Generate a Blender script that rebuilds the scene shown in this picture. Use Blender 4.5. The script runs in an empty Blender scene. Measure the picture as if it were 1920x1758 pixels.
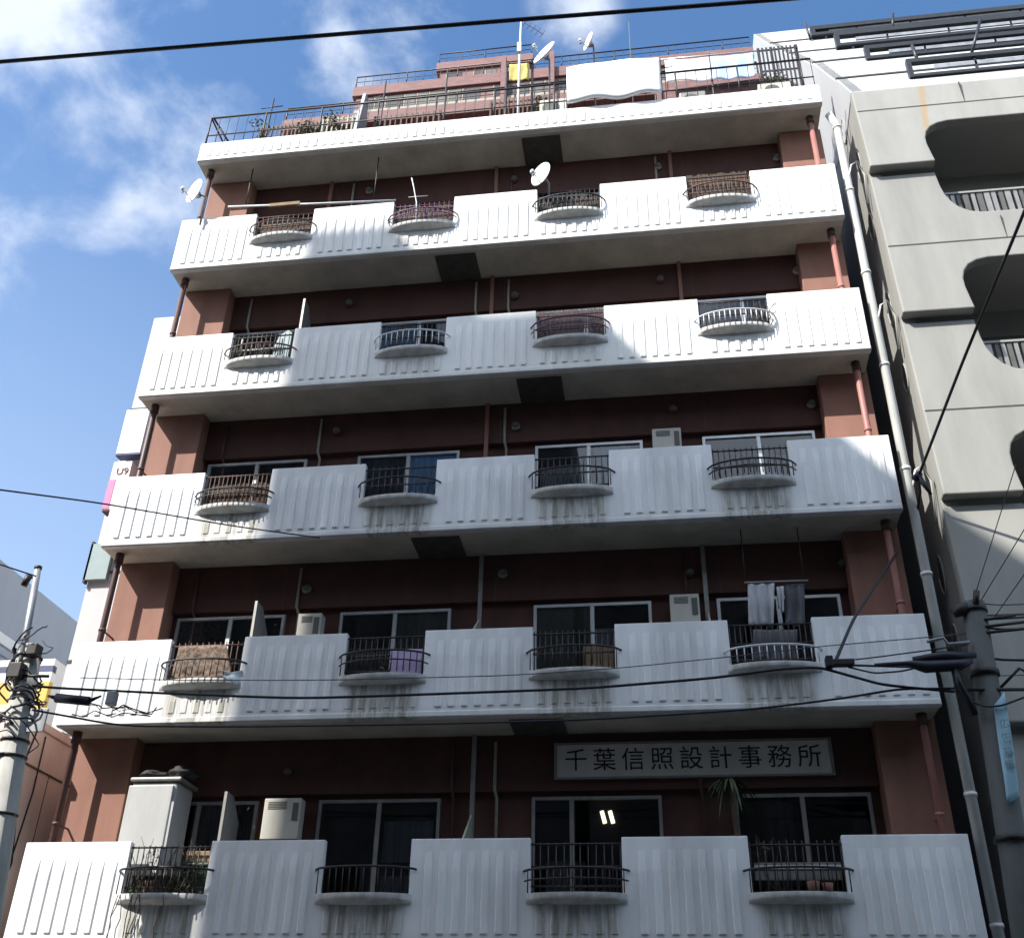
import bpy, math, random
import numpy as np
from mathutils import Vector, Matrix
random.seed(7)
S = bpy.context.scene
COL = S.collection
R = math.radians

# ---------------------------------------------------------------- camera
PITCH, YAW, ROLL = 0.545829, -0.1475415, -0.0231927
CAM = Vector((8.4876, -13.61123, 1.21822))
FPX = 1967.25                      # focal length in pixels of a 1920 px wide picture
def ray(px, py):
    a, b = (px - 960) / FPX, (879 - py) / FPX
    c, s = math.cos(ROLL), math.sin(ROLL)
    x, up = c * a + s * b, -s * a + c * b
    c, s = math.cos(PITCH), math.sin(PITCH)
    y, z = c - s * up, s + c * up
    c, s = math.cos(YAW), math.sin(YAW)
    return Vector((c * x + s * y, -s * x + c * y, z))
def at(px, py, Y):                 # point of the street plane y = Y seen in that direction
    d = ray(px, py)
    return CAM + d * ((Y - CAM.y) / d.y)
cam = bpy.data.cameras.new('camera')
cam.sensor_width = 36; cam.lens = FPX / 1920 * 36
cam.clip_start = 0.1; cam.clip_end = 2000
co = bpy.data.objects.new('camera', cam); COL.objects.link(co); S.camera = co
f = ray(960, 879); rt = ray(960 + FPX, 879) - f; up = ray(960, 879 - FPX) - f
M = Matrix((rt, up, -f)).transposed().to_4x4(); M.translation = CAM
co.matrix_world = M

# ---------------------------------------------------------------- light
SUN_EL, SUN_AZ = math.atan2(1.33, math.sqrt(2)), R(225)
SUN_E, SKY_E, EXPO = 4.6, 0.13, 0.95
L = Vector((1.0, 1.0, -1.33)).normalized()
sl = bpy.data.lights.new('sun', 'SUN'); sl.energy = SUN_E; sl.angle = R(0.5); sl.color = (1.0, 0.965, 0.91)
so = bpy.data.objects.new('sun', sl); COL.objects.link(so)
so.rotation_euler = L.to_track_quat('-Z', 'Y').to_euler(); so.location = (-20, -20, 40)
W_ = bpy.data.worlds.new('World'); S.world = W_; W_.use_nodes = True
nt = W_.node_tree; nt.nodes.clear()
def nd(nt, t, **k):
    n = nt.nodes.new(t)
    for a, v in k.items():
        setattr(n, a, v)
    return n
wo = nd(nt, 'ShaderNodeOutputWorld'); bg = nd(nt, 'ShaderNodeBackground'); bg.inputs[1].default_value = SKY_E
sky = nd(nt, 'ShaderNodeTexSky', sky_type='NISHITA', sun_disc=False)
sky.sun_elevation = SUN_EL; sky.sun_rotation = SUN_AZ; sky.air_density = 1.05; sky.dust_density = 1.6; sky.ozone_density = 1.6
tc = nd(nt, 'ShaderNodeTexCoord')
nz = nd(nt, 'ShaderNodeTexNoise'); nz.inputs['Scale'].default_value = 7.0; nz.inputs['Detail'].default_value = 10; nz.inputs['Roughness'].default_value = 0.56; nz.inputs['Distortion'].default_value = 0.15
nt.links.new(tc.outputs['Generated'], nz.inputs['Vector'])
def wmath(op, a, b=None, c=None):
    n = nd(nt, 'ShaderNodeMath', operation=op)
    for i, v in enumerate((a, b, c)):
        if v is None: continue
        if isinstance(v, (int, float)): n.inputs[i].default_value = v
        else: nt.links.new(v, n.inputs[i])
    return n.outputs[0]
def blobs(lst):
    acc = None
    for d, rad, wt in lst:
        dp = nd(nt, 'ShaderNodeVectorMath', operation='DISTANCE'); dp.inputs[1].default_value = Vector(d).normalized()
        nt.links.new(tc.outputs['Generated'], dp.inputs[0])
        mr = nd(nt, 'ShaderNodeMapRange', interpolation_type='SMOOTHSTEP'); mr.inputs[1].default_value = 0; mr.inputs[2].default_value = rad * 1.25
        mr.inputs[3].default_value = wt; mr.inputs[4].default_value = 0
        nt.links.new(dp.outputs['Value'], mr.inputs[0])
        acc = mr.outputs[0] if acc is None else wmath('MAXIMUM', acc, mr.outputs[0])
    return acc
def cloudmask(lst, lo, hi, top):
    bl = blobs(lst)
    dens = wmath('ADD', wmath('MULTIPLY', bl, 0.62), wmath('MULTIPLY', wmath('MULTIPLY', wmath('SUBTRACT', nz.outputs['Fac'], 0.5), 2.6), wmath('MINIMUM', wmath('MULTIPLY', bl, 2.2), 1.0)))
    cl = nd(nt, 'ShaderNodeMapRange', interpolation_type='SMOOTHSTEP'); cl.inputs[1].default_value = lo; cl.inputs[2].default_value = hi; cl.inputs[4].default_value = top
    nt.links.new(dens, cl.inputs[0]); return cl.outputs[0]
north = [(ray(px, py), rad, wt) for px, py, rad, wt in ((50, 60, 0.16, 1.05), (130, 215, 0.10, 1.0), (0, 200, .13, 1.0), (640, 0, 0.11, 1.0), (750, 60, 0.075, .95), (1075, 30, 0.055, .75), (-300, -100, .4, 1.), (60, 500, .16, .42))]
fill_clouds = [((-.2, -.5, .85), .55, 1), ((.6, -.45, .7), .4, 1), ((-.9, -.3, .6), .35, .9), ((.2, -.9, .5), .5, 1)]
cl_n = cloudmask(north, 0.12, 0.86, 0.84)
cl_s = cloudmask(fill_clouds, 0.0, 0.55, 0.95)
mixc = nd(nt, 'ShaderNodeMix', data_type='RGBA'); mixc.inputs[7].default_value = (4.3, 4.6, 5.1, 1)
hsv = nd(nt, 'ShaderNodeHueSaturation'); hsv.inputs['Saturation'].default_value = 1.22; hsv.inputs['Value'].default_value = 1.0
nt.links.new(sky.outputs[0], hsv.inputs['Color'])
hz = nd(nt, 'ShaderNodeMix', data_type='RGBA'); hz.inputs[7].default_value = (3.2, 3.8, 4.9, 1)          # pale air low in the sky
nt.links.new(blobs([(ray(-100, 1350), .50, .42)]), hz.inputs[0]); nt.links.new(hsv.outputs[0], hz.inputs[6])
nt.links.new(cl_n, mixc.inputs[0]); nt.links.new(hz.outputs[2], mixc.inputs[6])
mixs = nd(nt, 'ShaderNodeMix', data_type='RGBA'); mixs.inputs[7].default_value = (8.3, 9.6, 11.4, 1)   # unseen bright clouds, added on the sun's side to fill the shaded facade
nt.links.new(cl_s, mixs.inputs[0]); nt.links.new(mixc.outputs[2], mixs.inputs[6])
nt.links.new(mixs.outputs[2], bg.inputs[0]); nt.links.new(bg.outputs[0], wo.inputs[0])
S.view_settings.view_transform = 'Standard'; S.view_settings.look = 'None'
S.view_settings.exposure = EXPO; S.view_settings.gamma = 1
S.cycles.max_bounces = 6

# ---------------------------------------------------------------- materials
def mat(name, col, rough=0.7, var=0.18, scale=3.0, streak=1.0, metal=0.0, spec=0.4, bump=0.0, dirt=None):
    m = bpy.data.materials.new(name); m.use_nodes = True
    t = m.node_tree; b = t.nodes['Principled BSDF']
    b.inputs['Roughness'].default_value = rough; b.inputs['Metallic'].default_value = metal
    b.inputs['Specular IOR Level'].default_value = spec
    tx = nd(t, 'ShaderNodeTexCoord'); mp = nd(t, 'ShaderNodeMapping'); mp.inputs['Scale'].default_value = (scale, scale, scale / streak)
    t.links.new(tx.outputs['Object'], mp.inputs['Vector'])
    n = nd(t, 'ShaderNodeTexNoise'); n.inputs['Detail'].default_value = 7; n.inputs['Roughness'].default_value = 0.62; n.inputs['Scale'].default_value = 1
    t.links.new(mp.outputs[0], n.inputs['Vector'])
    rp = nd(t, 'ShaderNodeValToRGB')
    lo = tuple(c * (1 - var) for c in col); hi = tuple(min(1, c * (1 + var * 0.35)) for c in col)
    rp.color_ramp.elements[0].position = 0.32; rp.color_ramp.elements[1].position = 0.62
    rp.color_ramp.elements[0].color = (*lo, 1); rp.color_ramp.elements[1].color = (*hi, 1)
    t.links.new(n.outputs['Fac'], rp.inputs[0]); out = rp.outputs[0]
    if dirt:
        out = dirt(t, tx, out)
    t.links.new(out, b.inputs['Base Color'])
    if bump:
        bp = nd(t, 'ShaderNodeBump'); bp.inputs['Strength'].default_value = bump; bp.inputs['Distance'].default_value = 0.01
        n2 = nd(t, 'ShaderNodeTexNoise'); n2.inputs['Scale'].default_value = 60; n2.inputs['Detail'].default_value = 4
        t.links.new(tx.outputs['Object'], n2.inputs['Vector']); t.links.new(n2.outputs['Fac'], bp.inputs['Height']); t.links.new(bp.outputs[0], b.inputs['Normal'])
    return m
def tmath(t, op, *a):
    n = nd(t, 'ShaderNodeMath', operation=op)
    for i, v in enumerate(a):
        if isinstance(v, (int, float)): n.inputs[i].default_value = v
        else: t.links.new(v, n.inputs[i])
    return n.outputs[0]
NOTCH = ((1.49, 2.61), (4.14, 5.28), (6.81, 7.95), (9.49, 10.61))
def stain_dirt(amount):
    # rain-washed grime below each planter ledge: a real stain with its own place and shape
    def fn(t, tx, col):
        sp = nd(t, 'ShaderNodeSeparateXYZ'); t.links.new(tx.outputs['Object'], sp.inputs[0])
        x, z = sp.outputs[0], sp.outputs[2]
        mp = nd(t, 'ShaderNodeMapping'); mp.inputs['Scale'].default_value = (11, 11, 0.9); t.links.new(tx.outputs['Object'], mp.inputs[0])
        n = nd(t, 'ShaderNodeTexNoise'); n.inputs['Scale'].default_value = 1; n.inputs['Detail'].default_value = 6; n.inputs['Roughness'].default_value = .7; t.links.new(mp.outputs[0], n.inputs['Vector'])
        n3 = nd(t, 'ShaderNodeTexNoise'); n3.inputs['Scale'].default_value = 2.2; n3.inputs['Detail'].default_value = 5; t.links.new(tx.outputs['Object'], n3.inputs['Vector'])
        acc = None
        for a, b in NOTCH:
            c, h = (a + b) / 2, (b - a) / 2
            d = tmath(t, 'ABSOLUTE', tmath(t, 'SUBTRACT', x, c))
            mr = nd(t, 'ShaderNodeMapRange', interpolation_type='SMOOTHSTEP'); mr.inputs[1].default_value = h * 0.72; mr.inputs[2].default_value = h * 1.06; mr.inputs[3].default_value = 1; mr.inputs[4].default_value = 0
            t.links.new(d, mr.inputs[0])
            acc = mr.outputs[0] if acc is None else tmath(t, 'MAXIMUM', acc, mr.outputs[0])
        zr = nd(t, 'ShaderNodeMapRange'); zr.inputs[1].default_value = 0.50; zr.inputs[2].default_value = 0.56; zr.inputs[3].default_value = 1; zr.inputs[4].default_value = 0
        t.links.new(z, zr.inputs[0])
        sm = nd(t, 'ShaderNodeMapRange', interpolation_type='SMOOTHSTEP'); sm.inputs[1].default_value = 0.36; sm.inputs[2].default_value = 0.66; sm.inputs[3].default_value = 0.3
        t.links.new(n.outputs['Fac'], sm.inputs[0])
        f1 = tmath(t, 'MULTIPLY', tmath(t, 'MULTIPLY', acc, zr.outputs[0]), sm.outputs[0])
        # faint streaks from the top rim and grime near the foot of the panel
        st = nd(t, 'ShaderNodeMapRange', interpolation_type='SMOOTHSTEP'); st.inputs[1].default_value = 0.56; st.inputs[2].default_value = 0.78; st.inputs[4].default_value = 0.42
        t.links.new(n.outputs['Fac'], st.inputs[0])
        ft = nd(t, 'ShaderNodeMapRange', interpolation_type='SMOOTHSTEP'); ft.inputs[1].default_value = 0.02; ft.inputs[2].default_value = 0.2; ft.inputs[3].default_value = 0.5; ft.inputs[4].default_value = 0
        t.links.new(z, ft.inputs[0])
        f2 = tmath(t, 'MULTIPLY', ft.outputs[0], n3.outputs['Fac'])
        fac = tmath(t, 'MULTIPLY', tmath(t, 'MAXIMUM', tmath(t, 'MULTIPLY', f1, amount), tmath(t, 'MAXIMUM', st.outputs[0], f2)), 1.0)
        mx = nd(t, 'ShaderNodeMix', data_type='RGBA'); mx.inputs[7].default_value = (0.235, 0.22, 0.175, 1)
        t.links.new(fac, mx.inputs[0]); t.links.new(col, mx.inputs[6])
        return mx.outputs[2]
    return fn
def rust_dirt(t, tx, col):
    sp = nd(t, 'ShaderNodeSeparateXYZ'); t.links.new(tx.outputs['Object'], sp.inputs[0])
    n = nd(t, 'ShaderNodeTexNoise'); n.inputs['Scale'].default_value = 6; n.inputs['Detail'].default_value = 5; t.links.new(tx.outputs['Object'], n.inputs['Vector'])
    wob = tmath(t, 'MULTIPLY', tmath(t, 'SUBTRACT', n.outputs['Fac'], 0.5), 0.10)
    cx = tmath(t, 'ADD', tmath(t, 'ADD', wob, 1.12), tmath(t, 'MULTIPLY', tmath(t, 'SUBTRACT', sp.outputs[2], 16.3), 0.12))
    d = tmath(t, 'ABSOLUTE', tmath(t, 'SUBTRACT', sp.outputs[0], cx))
    mr = nd(t, 'ShaderNodeMapRange', interpolation_type='SMOOTHSTEP'); mr.inputs[1].default_value = 0.025; mr.inputs[2].default_value = 0.085; mr.inputs[3].default_value = 0.55; mr.inputs[4].default_value = 0
    t.links.new(d, mr.inputs[0])
    zr = nd(t, 'ShaderNodeMapRange'); zr.inputs[1].default_value = 16.0; zr.inputs[2].default_value = 16.3; t.links.new(sp.outputs[2], zr.inputs[0])
    zt = nd(t, 'ShaderNodeMapRange'); zt.inputs[1].default_value = 17.5; zt.inputs[2].default_value = 17.6; zt.inputs[3].default_value = 1; zt.inputs[4].default_value = 0; t.links.new(sp.outputs[2], zt.inputs[0])
    fac = tmath(t, 'MULTIPLY', tmath(t, 'MULTIPLY', mr.outputs[0], zr.outputs[0]), zt.outputs[0])
    mx = nd(t, 'ShaderNodeMix', data_type='RGBA'); mx.inputs[7].default_value = (0.36, 0.22, 0.08, 1)
    t.links.new(fac, mx.inputs[0]); t.links.new(col, mx.inputs[6])
    return mx.outputs[2]
def brick(name, c1, c2, mortar, sx=1.0, w=0.22, h=0.07):
    m = bpy.data.materials.new(name); m.use_nodes = True
    t = m.node_tree; b = t.nodes['Principled BSDF']; b.inputs['Roughness'].default_value = 0.75
    tx = nd(t, 'ShaderNodeTexCoord'); sp = nd(t, 'ShaderNodeSeparateXYZ'); cb = nd(t, 'ShaderNodeCombineXYZ')
    t.links.new(tx.outputs['Object'], sp.inputs[0])
    t.links.new(tmath(t, 'ADD', sp.outputs[0], sp.outputs[1]), cb.inputs[0]); t.links.new(sp.outputs[2], cb.inputs[1])
    bt = nd(t, 'ShaderNodeTexBrick'); bt.inputs['Color1'].default_value = (*c1, 1); bt.inputs['Color2'].default_value = (*c2, 1); bt.inputs['Mortar'].default_value = (*mortar, 1)
    bt.inputs['Scale'].default_value = 1; bt.inputs['Mortar Size'].default_value = 0.006; bt.inputs['Brick Width'].default_value = w; bt.inputs['Row Height'].default_value = h
    t.links.new(cb.outputs[0], bt.inputs['Vector']); t.links.new(bt.outputs[0], b.inputs['Base Color'])
    return m
def glassmat(name, tint=(0.55, 0.58, 0.6), refl=(1, 1, 1), rough=0.02):
    m = bpy.data.materials.new(name); m.use_nodes = True; t = m.node_tree; t.nodes.clear()
    o = nd(t, 'ShaderNodeOutputMaterial'); mx = nd(t, 'ShaderNodeMixShader'); tr = nd(t, 'ShaderNodeBsdfTransparent'); gl = nd(t, 'ShaderNodeBsdfGlossy'); fr = nd(t, 'ShaderNodeFresnel')
    tr.inputs[0].default_value = (*tint, 1); gl.inputs[0].default_value = (*refl, 1); gl.inputs['Roughness'].default_value = rough; fr.inputs[0].default_value = 1.55
    t.links.new(fr.outputs[0], mx.inputs[0]); t.links.new(tr.outputs[0], mx.inputs[1]); t.links.new(gl.outputs[0], mx.inputs[2]); t.links.new(mx.outputs[0], o.inputs[0])
    return m
m_par_hi = mat('white_render_light_wear', (0.80, 0.79, 0.76), 0.6, 0.12, 1.6, 4, dirt=stain_dirt(0.35))
m_par_lo = mat('white_render_heavy_wear', (0.75, 0.755, 0.75), 0.6, 0.2, 1.6, 4, dirt=stain_dirt(0.95))
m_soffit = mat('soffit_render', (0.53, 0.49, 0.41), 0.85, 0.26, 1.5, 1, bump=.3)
m_ledge = mat('ledge_concrete', (0.60, 0.59, 0.56), 0.8, 0.3, 7, 2, bump=.2)
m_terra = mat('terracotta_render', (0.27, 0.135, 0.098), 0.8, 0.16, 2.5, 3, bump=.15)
m_terra_d = mat('shade_darkened_terracotta', (0.085, 0.036, 0.028), 0.8, 0.2, 2.5, 2, bump=.15)  # terracotta darkened so the recessed walls carry deep shade in their colour
m_pipe_b = mat('brown_pipe', (0.09, 0.045, 0.038), 0.5, .2, 6, 3)
m_pipe_t = mat('terracotta_pipe', (0.33, 0.14, 0.12), 0.5, .2, 6, 3)
m_iron = mat('dark_iron', (0.025, 0.02, 0.02), 0.5, .3, 12, 1)
m_iron_r = mat('rusty_iron', (0.10, 0.055, 0.04), 0.7, .4, 14, 1)
m_iron_p = mat('maroon_iron', (0.11, 0.05, 0.085), 0.5, .3, 12, 1)
m_white_m = mat('white_metal', (0.62, 0.64, 0.66), 0.4, .15, 8, 1)
m_alu = mat('aluminium', (0.50, 0.51, 0.51), 0.38, .12, 8, 2, metal=.5)
m_alu_d = mat('dull_aluminium', (0.28, 0.27, 0.25), 0.45, .2, 8, 2, metal=.4)
m_glass = glassmat('window_glass')
m_glass_b = glassmat('blue_tinted_glass', (0.62, 0.74, 0.86))
m_room = mat('dim_room_backing', (0.03, 0.03, 0.03), 0.9, .3, 2)
m_curt_g = mat('grey_curtain', (0.50, 0.54, 0.58), 0.9, .4, 14, 30)
m_curt_b = mat('blue_curtain', (0.46, 0.62, 0.76), 0.9, .3, 14, 30)
m_curt_d = mat('dark_curtain', (0.10, 0.10, 0.11), 0.9, .4, 16, 30)
m_cream = mat('cream_shutter', (0.34, 0.33, 0.27), 0.7, .2, 8, .2)
m_hatch = mat('hatch_metal', (0.085, 0.08, 0.07), 0.6, .35, 5)
m_stone = mat('grey_panel', (0.295, 0.29, 0.265), 0.8, 0.17, 1.6, 5, bump=.1, dirt=rust_dirt)
m_stone_s = mat('grey_panel_plain', (0.292, 0.29, 0.268), 0.7, 0.09, 1.0, 3, bump=.1)
m_pipe_w = mat('pale_pipe', (0.62, 0.62, 0.58), 0.5, .15, 4, 4)
m_whitewall = mat('white_wall', (0.43, 0.44, 0.445), 0.6, .06, 1.5, 4)
m_seam = mat('dark_seam', (0.06, 0.06, 0.055), 0.8, .2, 4)
m_black = mat('black_steel', (0.02, 0.021, 0.024), 0.4, .3, 5)
m_greymetal = mat('grey_galvanised', (0.32, 0.33, 0.34), 0.45, .25, 5, 2, metal=.4)
m_brick = brick('brown_tile', (0.235, 0.115, 0.105), (0.18, 0.085, 0.08), (0.13, 0.085, 0.08))
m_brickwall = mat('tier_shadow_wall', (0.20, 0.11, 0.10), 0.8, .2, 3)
m_concrete = mat('pole_concrete', (0.34, 0.335, 0.305), 0.85, .3, 4, 3, bump=.3)
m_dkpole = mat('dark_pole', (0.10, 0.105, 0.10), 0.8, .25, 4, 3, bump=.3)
m_cable = mat('black_cable', (0.012, 0.013, 0.02), 0.5, .2, 5)
m_cable_g = mat('grey_cable', (0.09, 0.09, 0.09), 0.6, .2, 5)
m_dish = mat('dish_white', (0.78, 0.79, 0.80), 0.4, .05, 6)
m_sheet = mat('white_cotton', (0.80, 0.82, 0.84), 0.9, .05, 4)
m_sheet_b = mat('pale_blue_cotton', (0.42, 0.55, 0.78), 0.9, .08, 4)
m_yellow = mat('mustard_cotton', (0.50, 0.41, 0.13), 0.9, .15, 5)
m_lilac = mat('lilac_cotton', (0.38, 0.30, 0.46), 0.9, .12, 5)
m_cloth_g = mat('grey_cotton', (0.42, 0.43, 0.45), 0.9, .3, 12, 10)
m_cab = mat('cabinet_enamel', (0.40, 0.40, 0.385), 0.45, .12, 3, 3)
m_rug = mat('patterned_rug_wool', (0.17, 0.12, 0.09), 0.95, .9, 16, 1)
m_reed = mat('reed', (0.11, 0.075, 0.05), 0.9, .6, 40, 40)
m_heater = mat('heater_cream', (0.50, 0.48, 0.42), 0.5, .12, 4, 3)
m_grille = mat('grille_dark', (0.10, 0.10, 0.09), 0.6, .2, 4)
m_leaf = mat('leaf_green', (0.05, 0.085, 0.03), 0.6, .5, 9)
m_twig = mat('dry_twig', (0.07, 0.05, 0.035), 0.9, .3, 9)
m_signw = mat('sign_board_white', (0.66, 0.62, 0.56), 0.5, .12, 3, 2)
m_ink = mat('sign_ink', (0.02, 0.02, 0.02), 0.6, .2, 5)
m_pink_sign = mat('pink_sign', (0.72, 0.60, 0.62), 0.5, .1, 3)
m_mag = mat('magenta_sign', (0.55, 0.10, 0.28), 0.5, .15, 3)
m_blue_sign = mat('pale_blue_sign', (0.60, 0.70, 0.86), 0.5, .05, 3)
m_banner = mat('banner_blue', (0.34, 0.54, 0.64), 0.7, .12, 3)
m_orange = mat('fascia_yellow', (0.62, 0.40, 0.08), 0.5, .08, 3)
m_red = mat('fascia_red', (0.50, 0.11, 0.04), 0.5, .08, 3)
m_fwhite = mat('fascia_white', (0.72, 0.72, 0.72), 0.5, .06, 3)
m_navy = mat('fascia_navy', (0.05, 0.06, 0.13), 0.5, .06, 3)
m_greybld = mat('grey_cladding', (0.33, 0.36, 0.41), 0.7, .08, 1.5, 3)
m_pinkwall = mat('salmon_render', (0.76, 0.57, 0.48), 0.8, .16, 2, 4)
m_teal = mat('dull_teal_panel', (0.20, 0.27, 0.28), 0.5, .1, 4)
m_asphalt = mat('asphalt', (0.05, 0.05, 0.052), 0.9, .3, 6, bump=.4)
m_pave = mat('pavement_concrete', (0.22, 0.22, 0.21), 0.85, .2, 3)
m_paint = mat('road_paint', (0.7, 0.7, 0.68), 0.7, .2, 8)
m_tower = mat('tower_concrete', (0.16, 0.16, 0.165), 0.8, .15, 1)
m_bag = mat('dark_plastic_bag', (0.035, 0.034, 0.033), 0.75, .4, 8)
m_card = mat('brown_cardboard', (0.24, 0.16, 0.09), 0.8, .2, 6)
m_greenbox = mat('green_plastic', (0.04, 0.09, 0.055), 0.5, .3, 6)
m_lamp = bpy.data.materials.new('lit_tube'); m_lamp.use_nodes = True
_b = m_lamp.node_tree.nodes['Principled BSDF']; _b.inputs['Emission Color'].default_value = (1, .95, .6, 1); _b.inputs['Emission Strength'].default_value = 0.9

# ---------------------------------------------------------------- mesh helper
class MB:
    def __init__(s): s.v = []; s.f = []; s.m = []; s.mats = []; s.sm = []
    def mi(s, m):
        if m not in s.mats: s.mats.append(m)
        return s.mats.index(m)
    def add(s, vs, fs, m, smooth=False):
        o = len(s.v); s.v += [tuple(v) for v in vs]; k = s.mi(m)
        for q in fs:
            s.f.append([i + o for i in q]); s.m.append(k); s.sm.append(smooth)
        return s
    def box(s, x0, x1, y0, y1, z0, z1, m):
        vs = [(x, y, z) for x in (x0, x1) for y in (y0, y1) for z in (z0, z1)]
        return s.add(vs, [(0, 1, 3, 2), (4, 6, 7, 5), (0, 4, 5, 1), (2, 3, 7, 6), (0, 2, 6, 4), (1, 5, 7, 3)], m)
    def prism(s, poly, axis, a0, a1, m):
        # poly of 2-D points extruded along an axis; axis 'y': points (x,z); 'x': points (y,z); 'z': points (x,y)
        A = sum(poly[i][0] * poly[(i + 1) % len(poly)][1] - poly[(i + 1) % len(poly)][0] * poly[i][1] for i in range(len(poly)))
        if A < 0: poly = poly[::-1]
        def P(p, a): return (p[0], a, p[1]) if axis == 'y' else ((a, p[0], p[1]) if axis == 'x' else (p[0], p[1], a))
        n = len(poly); vs = [P(p, a0) for p in poly] + [P(p, a1) for p in poly]
        if axis == 'y': fs = [list(range(n)), list(range(2 * n - 1, n - 1, -1))] + [(i, i + n, (i + 1) % n + n, (i + 1) % n) for i in range(n)]
        else: fs = [list(range(n - 1, -1, -1)), list(range(n, 2 * n))] + [(i, (i + 1) % n, (i + 1) % n + n, i + n) for i in range(n)]
        return s.add(vs, fs, m)
    def tube(s, pts, r, m, n=6, caps=True):
        pts = [Vector(p) for p in pts]; vs = []; k = len(pts)
        ref = None
        for i, p in enumerate(pts):
            d = (pts[min(i + 1, k - 1)] - pts[max(i - 1, 0)]).normalized()
            if ref is None:
                ref = Vector((0, 0, 1)) if abs(d.z) < .9 else Vector((1, 0, 0))
            a = d.cross(ref).normalized(); b = a.cross(d).normalized(); ref = b
            rr = r[i] if isinstance(r, (list, tuple)) else r
            for j in range(n):
                t = 2 * math.pi * j / n
                vs.append(p + a * (math.cos(t) * rr) + b * (math.sin(t) * rr))
        fs = [(i * n + j, i * n + (j + 1) % n, (i + 1) * n + (j + 1) % n, (i + 1) * n + j) for i in range(k - 1) for j in range(n)]
        if caps: fs += [list(range(n - 1, -1, -1)), list(range((k - 1) * n, k * n))]
        return s.add(vs, fs, m, n > 4)
    def grid(s, fn, nu, nv, m, smooth=True):
        vs = [fn(i / nu, j / nv) for i in range(nu + 1) for j in range(nv + 1)]
        fs = [(i * (nv + 1) + j, (i + 1) * (nv + 1) + j, (i + 1) * (nv + 1) + j + 1, i * (nv + 1) + j + 1) for i in range(nu) for j in range(nv)]
        return s.add(vs, fs, m, smooth)
    def build(s, name, parent=None, loc=None, bevel=0, solid=0):
        me = bpy.data.meshes.new(name); loc = Vector(loc) if loc is not None else Vector((0, 0, 0))
        me.from_pydata([tuple(Vector(v) - loc) for v in s.v], [], s.f)
        for m in s.mats: me.materials.append(m)
        me.polygons.foreach_set('material_index', s.m); me.polygons.foreach_set('use_smooth', s.sm); me.update()
        o = bpy.data.objects.new(name, me); COL.objects.link(o)
        if parent is not None:
            o.parent = parent; o.location = loc - world_loc(parent)
        else: o.location = loc
        if solid:
            md = o.modifiers.new('thickness', 'SOLIDIFY'); md.thickness = solid; md.offset = 0
        if bevel:
            md = o.modifiers.new('edge', 'BEVEL'); md.width = bevel; md.segments = 2; md.limit_method = 'ANGLE'; md.angle_limit = R(40)
        return o
def world_loc(o):
    v = Vector(o.location)
    while o.parent is not None:
        o = o.parent; v += Vector(o.location)
    return v
def tag(o, label, cat, group=None):
    o['label'] = label; o['category'] = cat
    if group: o['group'] = group
    return o
def thing(name, label, cat, loc=(0, 0, 0), group=None):
    o = bpy.data.objects.new(name, None); COL.objects.link(o); o.location = loc; o.empty_display_size = .2
    return tag(o, label, cat, group)
def struct(o): o['kind'] = 'structure'; return o

# ---------------------------------------------------------------- ground, road
GZ = -0.38
struct(MB().box(-400, 400, -400, 400, GZ - .6, GZ - .13, m_asphalt).build('ground'))
struct(MB().box(-80, 80, -11.4, -2.6, GZ - .126, GZ - .122, m_asphalt).build('road'))
pv = MB(); pv.box(-80, 80, -2.6, 30, GZ - .13, GZ, m_pave)
struct(pv.build('pavement', bevel=.02))
pv = MB(); pv.box(-80, 80, -15.0, -11.4, GZ - .13, GZ, m_pave)
struct(pv.build('pavement', bevel=.02))
ln = MB()
for i in range(-14, 15): ln.box(i * 4, i * 4 + 2.2, -7.07, -6.93, GZ - .118, GZ - .114, m_paint)
struct(ln.build('road_markings'))

# ---------------------------------------------------------------- main building
H = 2.85; W = 12.08; NB = (1, 2, 3, 4, 5, 6)
apt = thing('apartment_building', 'terracotta apartment block with white ribbed balconies and stepped brown tile upper storeys', 'apartment building', (W / 2, 1, GZ))
b = MB()
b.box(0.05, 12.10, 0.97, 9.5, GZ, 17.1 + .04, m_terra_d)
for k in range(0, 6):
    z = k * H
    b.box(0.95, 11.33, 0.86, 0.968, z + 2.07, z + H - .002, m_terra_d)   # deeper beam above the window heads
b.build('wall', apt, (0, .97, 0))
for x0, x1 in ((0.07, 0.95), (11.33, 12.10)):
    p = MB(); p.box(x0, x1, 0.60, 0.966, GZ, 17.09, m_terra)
    p.build('pillar', apt, (x0, .6, GZ), bevel=.012)
def ribs(mb, x0, x1, z0, z1, m, pitch=0.182, w=0.105, d=0.020):
    n = max(1, int((x1 - x0) / pitch)); off = (x1 - x0 - n * pitch) / 2
    for i in range(n):
        c = x0 + off + (i + .5) * pitch
        a, a2 = w / 2, w / 2 - 0.014; tp = min(.30, (z1 - z0) * .45)
        vs = [(c - a, .004, z0), (c - a2, -d, z0 + .004), (c + a2, -d, z0 + .004), (c + a, .004, z0),
              (c - a, .004, z1), (c - a2, -d, z1 - tp), (c + a2, -d, z1 - tp), (c + a, .004, z1)]
        mb.add(vs, [(0, 1, 5, 4), (1, 2, 6, 5), (2, 3, 7, 6), (3, 2, 1, 0), (4, 5, 6, 7)], m)
def ellipse_y(t, d=0.17): return -d * (max(0, 1 - (2 * t - 1) ** 2)) ** 0.6
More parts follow.
